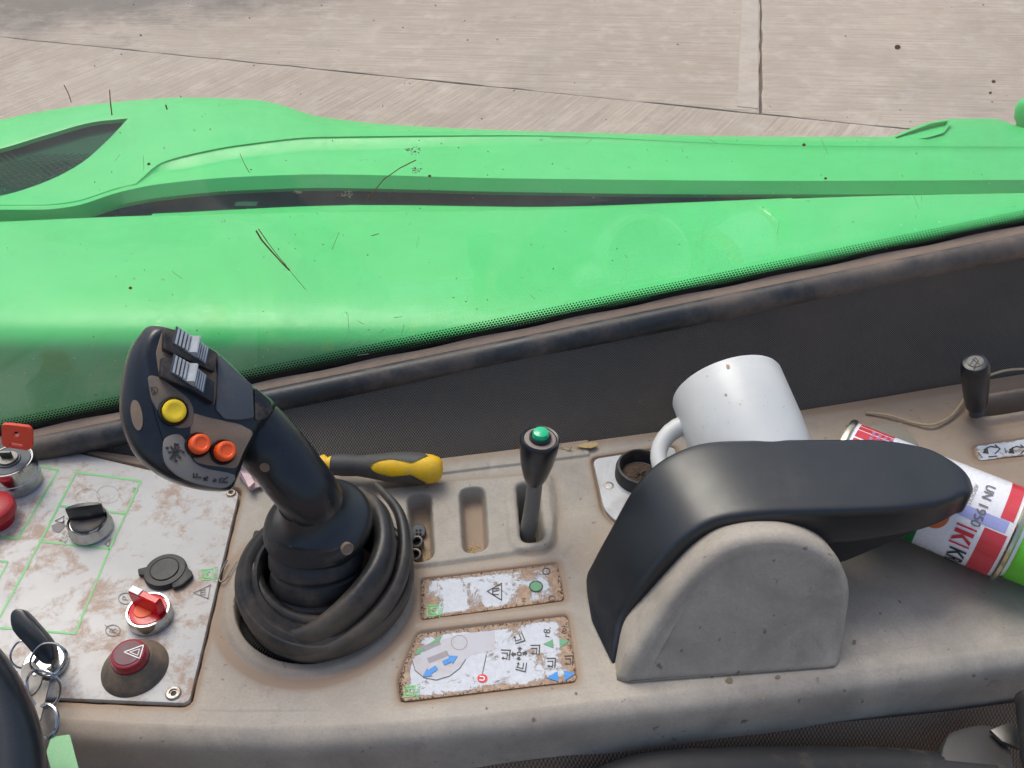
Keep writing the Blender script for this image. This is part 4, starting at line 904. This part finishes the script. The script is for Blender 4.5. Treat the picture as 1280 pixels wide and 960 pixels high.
part('lever_shaft', tube(shp, [.0052+.0010*i/len(shp) for i in range(len(shp))], 18), plain('worn_steel_shaft', srgb(112, 110, 106), .45, .35, scale=70, metal=0), lv)
# right-hand lever
rv = empty('hand_lever', P(1221, 522, -.01), 'small black knobbed lever near the fabric wall at the far right', 'lever')
k0, k1 = P(1220, 508, .012), P(1219, 452, .062); ka = (k1-k0).normalized(); kl = (k1-k0).length
part('knob', lathe(k0, ka, [(.004, -.001), (.0075, 0), (.0088, .006), (.0098, .022), (.0108, kl*.8), (.0106, kl*.93), (.009, kl*.985), (.006, kl), (0, kl)], 36), M['black'], rv)
part('knob_emblem', lathe(k1+ka*.0002, ka, [(.0062, -.002), (.0060, .0004), (.0052, .0008), (0, .0008)], 24), M['knobgrey'], rv)
f = Flat(lambda a, b: PL(a, b, k1+ka*.0013, ka)); f.path([(1213, 455), (1219, 447), (1223, 451), (1217, 459)], 1.2); f.path([(1216, 449), (1224, 455)], 1.2)
part('emblem_mark', f.geo(), M['ink'], rv, False)
part('lever_shaft', tube([k0+ka*.003, P(1222, 525, -.006), P(1222, 532, -.02)], .0062, 14), M['slate'], rv)
# ------------------------------------------------------------------ armrest
arm = empty('armrest', P(900, 840, 0), 'padded black armrest on a rounded grey bracket right of the lever', 'armrest')
st = [  # front px,py,z ; back px,py,z ; thickness
    ((765, 829, .001), (738, 772, .001), .010), ((768, 811, .008), (731, 724, .006), .014), ((778, 772, .022), (740, 700, .020), .018), ((799, 737, .045), (760, 662, .044), .022),
    ((830, 698, .070), (786, 614, .070), .026), ((860, 671, .086), (811, 584, .087), .028), ((894, 652, .096), (842, 563, .097), .030), ((943, 643, .101), (884, 549, .102), .032), ((1008, 640, .102), (950, 546, .103), .034), ((1080, 638, .102), (1030, 545.5, .103), .032),
    ((1130, 635, .102), (1090, 546, .103), .028), ((1165, 631, .101), (1125, 550, .103), .025), ((1190, 625, .101), (1160, 558, .103), .022), ((1206, 618, .101), (1186, 571, .103), .020), ((1214, 618, .100), (1204, 585, .102), .017), ((1217, 612, .097), (1212, 597, .099), .010)]
rings = []
st = [((a[0], a[1], a[2]*.88), (b[0], b[1], b[2]*.88), th*1.05) for a, b, th in st]
for i, (a, b, th) in enumerate(st):
    A3, B3 = P(*a), P(*b); c0 = (A3+B3)/2
    pa_ = (P(*st[max(i-1, 0)][0])+P(*st[max(i-1, 0)][1]))/2; pb_ = (P(*st[min(i+1, len(st)-1)][0])+P(*st[min(i+1, len(st)-1)][1]))/2
    tt = (pb_-pa_).normalized(); wv = (A3-B3)/2; up = wv.cross(tt).normalized(); up = up if up.dot(Vector((-.5, 0, 1))) > 0 else -up
    kz_ = min(1, max(0, (i-4)/4)); up = up.lerp(Vector((0, 0, 1)), kz_*kz_*(3-2*kz_)).normalized()
    rg = []
    for k in range(44):
        t = 2*math.pi*(k+.5)/44; ex = .17 if i < 13 else .26
        cx_ = math.copysign(abs(math.cos(t))**ex, math.cos(t)); sy_ = math.copysign(abs(math.sin(t))**(.26), math.sin(t))
        rg.append(c0+wv*cx_+up*(th/2*sy_-th/2))
    rings.append(rg)
r2 = [catmull([rg[k] for rg in rings], 4, False) for k in range(44)]
rings = [[r2[k][i] for k in range(44)] for i in range(len(r2[0]))]
part('arm_pad', loft(rings), M['armblack'], arm, auto=70)
# underside keel between pad and bracket
kl_f = [(1214, 636, .086), (1195, 664, .070), (1140, 690, .056), (1064, 722, .040), (1000, 735, .035), (860, 735, .05), (850, 712, .064), (900, 672, .086), (1000, 662, .092), (1100, 660, .090)]
fr = [P(a, b, z*.86)+Vector((0, .012, 0)) for a, b, z in kl_f]
yb_ = Vector((0, .022, 0))
fr_in = [p+Vector((0, .006, 0)) for p in fr]
cfr = sum(fr, Vector())/len(fr)
part('pad_underside', loft([[p.lerp(cfr, .06) for p in fr], [p+Vector((0, .0035, 0)) for p in fr], [p+yb_ for p in fr], [(p+yb_).lerp(cfr+yb_, .1)+Vector((0, .004, 0)) for p in fr]]), M['matt'], arm, auto=35)
# bracket: front face outline px,z
bo = [(771, 850, .0, 0), (786, 818, .018, 0), (815, 772, .036, 0), (848, 728, .056, 0), (875, 698, .070, 0), (905, 678, .080, 0), (935, 669, .084, 0), (962, 667, .085, 0), (990, 669, .084, 0), (1018, 678, .079, 0), (1042, 694, .070, 0), (1056, 716, .058, 0), (1061, 740, .046, 0), (1057, 775, .027, 0), (1052, 806, .010, 0), (1048, 832, -.001, 0)]
bi = [(794, 853, .0), (808, 822, .016), (834, 778, .034), (862, 740, .052), (886, 716, .064), (912, 699, .072), (938, 691, .0755), (962, 689, .076), (986, 691, .075), (1008, 698, .071), (1027, 711, .064), (1038, 729, .054), (1043, 750, .043), (1041, 780, .026), (1038, 808, .011), (1034, 834, .0)]
Bo = [P(a, b, z*1.06) for a, b, z, _ in bo]; Bi = [P(a, b, z*1.06) for a, b, z in bi]
Bo = catmull(Bo, 4, False); Bi = catmull(Bi, 4, False)
bk = [Vector((p.x, p.y+.045, p.z*.72)) for p in Bo]
Bm = [(p*.45+q_*.55)+Vector((0, -.0015, .0022)) for p, q_ in zip(Bo, Bi)]
Bo2 = [Vector((p.x, p.y+.006, p.z*.985)) for p in Bo]
fl_ = [p.copy() for p in Bi]; cB = sum(Bi, Vector())/len(Bi)
Bc = [p.lerp(Vector((p.x, p.y, p.z)).lerp(cB, .35), 1) for p in Bi]
part('bracket', loft([bk, Bo2, Bo, Bm, Bi, [p.lerp(cB, .12)+Vector((0, -.0002, 0)) for p in Bi]]), M['console'], arm, auto=85)
o_ = bpy.data.objects['bracket']
# ------------------------------------------------------------------ mug
mo = P(932, 555, .050); MA = Vector((-.21, .93, .28)).normalized()
mm = P(908, 485, .071); ML = .092; mb = mm-MA*ML
mug = empty('mug', mb, 'white ceramic mug lying behind the armrest against the dark fabric', 'mug')
RM = .0415
part('mug_body', lathe(mb, MA, [(0, .001), (.026, .001), (.029, 0), (.033, .002), (.038, .010), (.0400, .022), (RM, .05), (RM, ML-.001), (RM-.0008, ML+.0008), (RM-.0025, ML+.0008), (RM-.0035, ML-.001), (RM-.0035, .02), (.03, .006), (0, .005)], 72), M['mug'], mug, auto=50)
hd = Vector((-1, -.15, -.30)); hd = hd-MA*hd.dot(MA); hd.normalize(); 
hpts = []
for t in np.linspace(0, math.pi, 15):
    hpts.append(mb+MA*(ML*.52+math.cos(t)*.025)+hd*(RM-.003+math.sin(t)*.026))
part('mug_handle', tube(hpts, [.0074-.0014*math.sin(math.pi*i/14) for i in range(15)], 14, flat=1.0), M['mug'], mug)
mg = lathe(mb, MA, [(.0400, .022), (RM, .05), (RM, ML-.001)], 72, False); mbv = BVHTree.FromPolygons([tuple(p) for p in mg[0]], mg[1])
def onmug(a, b):
    h_ = mbv.ray_cast(CAM, ray(a, b).normalized()); return (h_[0] if h_[0] is not None else mb)-ray(a, b)*.0006
f = Flat(onmug)
for pts_ in ([(904, 446), (906, 450), (908, 455)], ): f.path(pts_, 1.6)
f.disc((910, 458), 2.2, 2.6, 8); f.disc((907, 493), 1.8, 1.2, 7); f.disc((884, 470), .9, .7, 6); f.disc((925, 505), 1.0, .8, 6)
for k in range(26):
    f.disc((random.uniform(872, 985), random.uniform(462, 540)), random.uniform(.35, .8), random.uniform(.35, .6), 6)
tag(part('coffee_drips', f.geo(), plain('coffee_stain', srgb(190, 158, 128), .6, .2, scale=200), mug, False), kind='stuff')
# ------------------------------------------------------------------ spray can
c0, c1 = P(1046, 578, .034), P(1268, 669, .034); AX = (c1-c0).normalized(); CL = (c1-c0).length; RC = .0325
can = empty('spray_can', P(1150, 640, 0), 'red and white spray can lying under the armrest with green cap', 'spray can')
u0 = Vector((0, 0, 1)); u0 = (u0-AX*u0.dot(AX)).normalized(); v0 = AX.cross(u0)      # v0 : sideways (towards ... )
if v0.y > 0: v0 = -v0                      # v0 points towards the camera
def cy(s, th, r=RC): return c0+AX*s+(u0*math.cos(th)+v0*math.sin(th))*r
part('can_body', lathe(c0, AX, [(0, .003), (.027, .003), (RC-.001, 0), (RC+.0008, .001), (RC+.0008, .003), (RC-.0003, .0042), (RC, .006), (RC, CL-.007), (RC-.0006, CL-.004), (RC+.0006, CL-.003), (RC+.0006, CL-.001), (RC-.002, CL), (.026, CL+.006), (.016, CL+.009), (0, CL+.009)], 64), M['white_can'], can, auto=30)
part('end_rim', lathe(c0, AX, [(.029, -.0014), (RC+.0006, -.0014), (RC+.0016, 0), (RC+.0016, .0024), (RC+.0004, .0036), (.029, .0036)], 56), M['gold'], can)
part('end_rim', lathe(c0+AX*(CL-.004), AX, [(.029, 0), (RC+.0006, 0), (RC+.0018, .0012), (RC+.0016, .0034), (RC-.001, .0046), (.029, .0046)], 56), M['gold'], can)
part('can_cap', lathe(c0+AX*(CL+.001), AX, [(.018, 0), (.0285, .002), (.0295, .004), (.0285, .03), (.024, .036), (0, .038)], 40), M['can_cap'], can)
def patch(name, s0, s1, t0, t1, m, dr=.00025, ns=2, ntt=16):
    rg = [[cy(s0+(s1-s0)*i/ns, t0+(t1-t0)*j/ntt, RC+dr) for j in range(ntt+1)] for i in range(ns+1)]
    return part(name, loft(rg, closed=False), M[m], can)
patch('red_band', .006, .030, -1.6, 2.6, 'can_red')
patch('red_band', CL-.020, CL-.006, .90, 2.9, 'can_red', ns=3); patch('red_band', CL-.014, CL-.006, -1.6, .60, 'can_red')
patch('lilac_stripe', .03, CL-.008, .62, .86, 'can_blue')
patch('green_panel', CL-.105, CL-.056, 1.25, 2.6, 'can_green')
patch('pale_swirl', CL-.082, CL-.075, 1.1, 2.6, 'white_can', .0004); patch('pale_swirl', CL-.069, CL-.062, 1.2, 2.6, 'knobgrey', .0004)
rg = [[cy(CL-.050+.009*k*math.cos(t), 1.05+.30*k*math.sin(t), RC+.0006) for t in [2*math.pi*j/24 for j in range(24)]] for k in (.05, .5, 1)]
part('orange_spot', loft(rg, True, True, False), M['can_orange'], can)
def cantext(body, s, th, size, m, bold=0, name='lettering'):
    V, F = textgeo(body, 'LEFT', bold); return part(name, ([cy(s+y*size, th+x*size/RC, RC+.0007) for x, y in V], F), M[m], can, False)
cantext('KRAMP', CL-.029, 1.56, .015, 'ink', .015)
V, F = [], []
def cq(a): 
    n = len(V); V.extend([cy(s_, t_, RC+.0007) for s_, t_ in a]); F.append(tuple(range(n, n+len(a))))
K0, T0 = CL-.036, 1.02
for (s_a, t_a, s_b, t_b) in ((0, 0, .013, .04), (0, .42, .013, .46), (.0005, .10, .0125, .19)): cq([(K0+s_a, T0+t_a), (K0+s_b, T0+t_a), (K0+s_b, T0+t_b), (K0+s_a, T0+t_b)])
cq([(K0+.006, T0+.19), (K0+.0125, T0+.30), (K0+.0125, T0+.39), (K0+.006, T0+.25)]); cq([(K0+.006, T0+.19), (K0+.0005, T0+.30), (K0+.0005, T0+.39), (K0+.0075, T0+.25)])
part('red_emblem', (V, F), M['redink'], can, False)
cantext('UN 1950', CL-.026, -.02, .0085, 'greyink', .01); cantext('AEROSOLS', CL-.034, .10, .0034, 'greyink')
for k in range(13): cantext('ll iillili lil illil ilil'[random.randint(0, 4):], CL-.056-.0042*k, -.32, .0030, 'can_blue', .01)
cantext('KRAMP', .038, .02, .0085, 'redink', .02)
for k in range(4): cantext('ili lilli lil', .048+.004*k, .0, .003, 'greyink')
# ------------------------------------------------------------------ screwdriver
s0, s1 = P(398, 580, .016), P(554, 587, .0165); SX = (s1-s0).normalized(); SL = (s1-s0).length
sdv = empty('screwdriver', P(480, 590, 0), 'yellow and dark grey screwdriver handle lying behind the joystick', 'screwdriver')
prs = [(0, .0), (.007, .0), (.0085, .04), (.0062, .07), (.0080, .11), (.0088, .2), (.0082, .32), (.0100, .45), (.0122, .58), (.0132, .70), (.0132, .82), (.0124, .91), (.0104, .965), (.007, .99), (0, 1.0)]
prs = [(r_*.88, h_) for r_, h_ in prs]
part('handle_core', lathe(s0, SX, [(r_, h_*SL) for r_, h_ in prs], 32), M['screw_yellow'], sdv, auto=60)
V, F = [], []; u, v, a = frame(SX); nS, nT = 200, 144
up_ = (Vector((0, -.72, .70))); up_ = (up_-SX*up_.dot(SX)).normalized(); sd_ = SX.cross(up_)
for i in range(nS+1):
    h_ = i/nS; r_ = interp(h_, [(b_, a_) for a_, b_ in prs])+.0007
    for j in range(nT): t = 2*math.pi*j/nT; V.append(s0+SX*h_*SL+(up_*math.cos(t)+sd_*math.sin(t))*r_)
for i in range(nS):
    h_ = (i+.5)/nS
    for j in range(nT):
        t = (j+.5)/nT*360; t = t if t < 180 else t-360
        best = min(abs(((t-c3+180) % 360)-180) for c3 in (0, 120, -120))
        halfw = 34*max(0, 1-((h_-.58)/.14)**2)**.5 if .44 < h_ < .58 else 34 if .58 <= h_ < .62 else (34-12*(h_-.62)/.14 if .62 <= h_ < .76 else 22+45*max(0, (h_-.76)/.14)**1.3 if h_ >= .76 else 0)
        if .11 < h_ < .88 and best > halfw: F.append((i*nT+j, i*nT+(j+1) % nT, (i+1)*nT+(j+1) % nT, (i+1)*nT+j))
part('rubber_grip', (V, F), M['handle_grey'], sdv, auto=60)
part('steel_blade', tube([s0+SX*.004, s0-SX*.07], .003, 12), M['steel'], sdv)
# ------------------------------------------------------------------ metal plate and cup ring behind the armrest
mp_ = empty('fixing_plate', P(780, 620, -.003), 'scratched metal plate let into the console left of the mug', 'metal plate')
part('plate_sheet', slab(q(W2([(741, 575), (843, 559), (857, 638), (771, 654), (755, 638)], -.0012), .006), .002, .0005), M['alum'], mp_)
screw(761, 608, .0045, -.0012, mp_)
part('rubber_ring', lathe(P(800, 596, -.001), (0, 0, 1), [(.0195, -.002), (.0195, .009), (.0185, .012), (.0168, .0125), (.0152, .010), (.0150, 0)], 44, False), M['rubber'], mp_)
V, F = lathe(P(800, 596, .003), (0, 0, 1), [(.0152, 0), (.012, .001), (.008, .0018), (.004, .002), (0, .0022)], 30)
for p in V: p.z += random.uniform(-.0008, .001)
tag(part('soil_fill', (V, F), M['crumbd'], mp_, False), kind='stuff')
fl2 = part('hatch_flap', slab(round_poly(W2([(1075, 533), (1126, 527), (1149, 556), (1098, 566)], .0035), .002, 3), .003, .0006), plain('greyed_flap', srgb(136, 132, 120), .6, .3, scale=60), con)
dd = decal_sheet('sticker', q(W2([(1217, 558), (1338, 541), (1341, 561), (1221, 576)], -.0006), .006), -.0006, con, amt=.3); dd['label'] = 'small capsule shaped sticker with black arrows'
f = Flat(-.0003)
for x in (1240, 1272): 
    f.path([(x-10, 562), (x-2, 558), (x+6, 559)], 1.4); f.poly([(x-12, 566), (x-6, 558), (x-4, 567)]); f.path([(x+4, 556), (x+10, 561), (x+4, 567)], 1.4); f.path([(x-4, 571), (x+6, 570)], 1.4)
f.path([(1223, 566), (1228, 572)], 1); f.path([(1256, 560), (1258, 566)], 1)
tag(part('black_symbols', f.geo(), M['ink'], con, False), kind='stuff')
# ------------------------------------------------------------------ loose bits
def nut(px, py, z):
    t_ = empty('spacer_nut', P(px, py, z), '', 'nut', 'steel spacers lying in the leftmost slot')
    ax_ = Vector((-.12, -.25, 1)).normalized()
    part('nut_body', lathe(P(px, py, z), ax_, [(.0032, -.004), (.0048, -.004), (.0050, .0), (.0046, .0018), (.0036, .0022), (.0027, .0014), (.0026, -.004)], 24, False), M['steel'], t_)
    part('bore', lathe(P(px, py, z), ax_, [(.0027, -.001), (0, -.001)], 16), M['hole_shade'], t_)
    return t_
nut(521, 678, -.009)['label'] = 'steel spacer nut in the leftmost slot, touching the black cap'
nut(519, 694, -.009)['label'] = 'steel spacer nut at the near end of the leftmost slot'
bc = part('button_cap', lathe(P(523, 665, -.012), Vector((0, -.3, 1)).normalized(), [(.0058, -.002), (.0058, .001), (.005, .002), (0, .0022)], 28), M['slate'], None, loc=tuple(P(523, 665, -.013)))
tag(bc, 'small dark cap with four holes lying in the leftmost slot', 'cap')
o = bc
for dx, dy in ((-2, -2), (2.4, -2), (-2, 2), (2.4, 2)):
    part('hole', lathe(P(523+dx, 665+dy, -.0098), Vector((0, -.3, 1)), [(.0009, -.001), (.0009, .0002), (0, .0002)], 10), M['hole_shade'], bc)
tw_ = part('twine', tube(catmull([P(a, b, z) for a, b, z in ((1082, 516, .002), (1110, 519, .003), (1140, 528, .002), (1165, 531, .003), (1186, 522, .003), (1200, 507, .005), (1212, 486, .010), (1226, 474, .016), (1246, 466, .018), (1265, 462, .018), (1300, 461, .018))], 6, False), .0011, 7), M['twine'], None, loc=tuple(P(1160, 520, 0)))
tag(tw_, 'frayed pale twine trailing over the console beside the far right lever', 'twine')
def straws(name, spots, n, ln, mat, lab, cat, z=.001):
    g_ = []
    for k in range(n):
        x, y, rx_, ry_ = random.choice(spots); a, b = random.gauss(x, rx_), random.gauss(y, ry_); zz = z(a, b) if callable(z) else z
        an = random.uniform(0, math.pi); l_ = random.uniform(.4, 1)*ln; p = P(a, b, zz); d = Vector((math.cos(an), math.sin(an), random.uniform(-.05, .2)))*l_/2
        g_.append(tube([p-d, p+Vector((0, 0, l_*.08)), p+d], random.uniform(.0002, .0004), 4))
    o_ = part(name, merge(*g_), mat, None, False, loc=tuple(P(spots[0][0], spots[0][1], 0))); tag(o_, lab, cat, kind='stuff')
straws('chaff', [(596, 686, 8, 4)], 22, .008, M['straw'], 'bits of dry straw at the near end of the middle slot', 'chaff', -.0125)
straws('chaff', [(530, 696, 6, 4)], 22, .008, M['straw'], 'bits of dry straw around the spacer nuts in the leftmost slot', 'chaff', -.0155)
straws('chaff', [(700, 562, 14, 2), (735, 557, 5, 2)], 20, .009, M['straw'], 'dry husks along the foot of the fabric wall behind the green button lever', 'chaff', .002)
lf = part('dry_leaf', slab(catmull([P(a, b, .004) for a, b in ((722, 558), (730, 554), (745, 553), (747, 556), (738, 560))], 2), .0006), M['straw'], None, loc=tuple(P(733, 557, 0)))
tag(lf, 'curled dry leaf scrap at the foot of the fabric wall', 'leaf')
def crumbs(edge, n, z, sp, lab, rmax=.0008, fill=False):
    g_ = []
    for k in range(n):
        i = random.randrange(len(edge)); a, b = Vector(edge[i]), Vector(edge[(i+1) % len(edge)]); t = random.random(); p = a.lerp(b, t)
        cxy = sum([Vector(e_) for e_ in edge], Vector((0, 0)))/len(edge); p = p+(cxy-p).normalized()*abs(random.gauss(0, sp))
        w3 = P(p.x, p.y, z); r_ = random.uniform(.0003, rmax)
        vs_ = [w3+Vector((random.uniform(-1, 1), random.uniform(-1, 1), random.uniform(-.3, .8))).normalized()*r_*random.uniform(.6, 1.2) for _ in range(5)]
        g_.append((vs_, [(0, 1, 2), (0, 2, 3), (0, 3, 4), (1, 2, 4), (2, 3, 4), (0, 1, 4)]))
    o_ = part('dirt_crumbs', merge(*g_), M['crumb'], None, False, loc=tuple(P(edge[0][0], edge[0][1], 0))); tag(o_, lab, 'dirt', kind='stuff')
crumbs([(527, 725), (698, 705), (705, 750), (527, 774)], 420, ZT+.0001, 2.2, 'brown dirt crumbs around the edge of the small sticker')
crumbs([(521, 793), (709, 770), (721, 851), (501, 877), (498, 850)], 620, ZT+.0001, 2.6, 'brown dirt crumbs around the edge of the large sticker')
crumbs([(75, 872), (230, 880), (238, 868), (300, 618)], 120, .0005, 1.2, 'dirt crumbs packed in the gap round the white panel', .0007)
f = Flat(.0006)
for (x, y, rx, ry) in ((953, 872, 3, 2.4), (912, 850, 5, 4), (972, 846, 3.4, 2.6), (985, 827, 3.2, 2.4), (948, 838, 3, 2.6), (890, 846, 2, 2), (1068, 802, 2.6, 3), (1022, 848, 1.6, 1.4), (720, 866, 2, 1.6), (690, 860, 1.2, 1), (608, 885, 1.4, 1.1)):
    f.poly([(x+math.cos(t)*rx*random.uniform(.7, 1.2), y+math.sin(t)*ry*random.uniform(.7, 1.2)) for t in [2*math.pi*k/9 for k in range(9)]])
f.poly([(1014, 829), (1020, 824), (1036, 823), (1041, 827), (1035, 832), (1022, 834)])
tag(part('dried_droplets', f.geo(), plain('dried_droplet', srgb(120, 108, 90), .85, .4, scale=200), con, False), kind='stuff')
# ------------------------------------------------------------------ seat, buckle, wheel
seat = empty('driver_seat', P(900, 950, -.07), 'dusty brown woven seat edge with black bolster below the console', 'seat')
rg = []
for (dy, py, z) in ((0, 0, -.040), (0, 12, -.047), (0, 28, -.055), (0, 52, -.070), (0, 90, -.10)):
    rg.append([P(x, 937+(x-760)*(-.118)+py+2*math.sin(x*.012), z+.0008*math.sin(x*.03)) for x in range(-300, 1600, 20)])
part('seat_cover', loft(rg, closed=False), M['seatfab'], seat, auto=80)
bp = catmull([P(a, b, z) for a, b, z in ((720, 1010, -.05), (800, 976, -.045), (900, 968, -.045), (1000, 966, -.048), (1120, 968, -.05), (1240, 980, -.05))], 6, False)
part('seat_bolster', tube(bp, .016, 16), M['matt'], seat)
sb = empty('seat_side_handle', P(1290, 900, -.05), 'dark rounded seat edge rising at the bottom right corner', 'seat handle')
part('handle_pad', tube(catmull([P(a, b, z) for a, b, z in ((1292, 870, -.01), (1296, 900, -.01), (1300, 940, -.01), (1310, 990, -.01))], 5, False), [.004]+[.011]*15, 16), M['matt'], sb)
bu = empty('belt_buckle', P(1220, 940, -.05), 'grey plastic belt buckle end with a steel tongue in the bottom right corner', 'buckle')
bz = -.035
part('buckle_body', slab(catmull([P(a, b, bz) for a, b in ((1180, 925), (1195, 910), (1235, 904), (1256, 920), (1268, 950), (1270, 1000), (1180, 1010), (1174, 960))], 4), .02, .004), plain('grey_buckle', srgb(60, 58, 57), .5, .12, scale=50), bu)
part('steel_tongue', slab([P(a, b, bz+.006) for a, b in ((1238, 912), (1262, 902), (1275, 915), (1275, 935), (1252, 926))], .003, .0006), M['steel'], bu)
# steering wheel rim: large circle at the lower left, close to the camera
sw_c = P(-350, 1068, .08); sN = Vector((.25, -.25, .93)).normalized()
r_mid = (PL(12, 1038, sw_c, sN)-sw_c).length
swl = empty('steering_wheel', sw_c, 'black steering wheel rim entering the frame at the bottom left', 'steering wheel')
u, v, a = frame(sN)
part('wheel_rim', tube([sw_c+(u*math.cos(t)+v*math.sin(t))*r_mid for t in [2*math.pi*k/96 for k in range(96)]], .0165, 20, True), M['black'], swl, auto=80)
for k in range(3):
    t = 2.2+2*math.pi*k/3; dd_ = u*math.cos(t)+v*math.sin(t); part('wheel_spoke', tube([sw_c+dd_*.02-sN*.02, sw_c+dd_*(r_mid-.01)], .009, 10), M['matt'], swl)
part('wheel_hub', lathe(sw_c-sN*.03, sN, [(.0, 0), (.04, 0), (.045, .01), (.035, .025), (0, .028)], 32), M['matt'], swl)
# ------------------------------------------------------------------ render settings
scn.render.engine = 'CYCLES'
print('tris', sum(len(o.data.polygons) for o in scn.objects if o.type == 'MESH'))
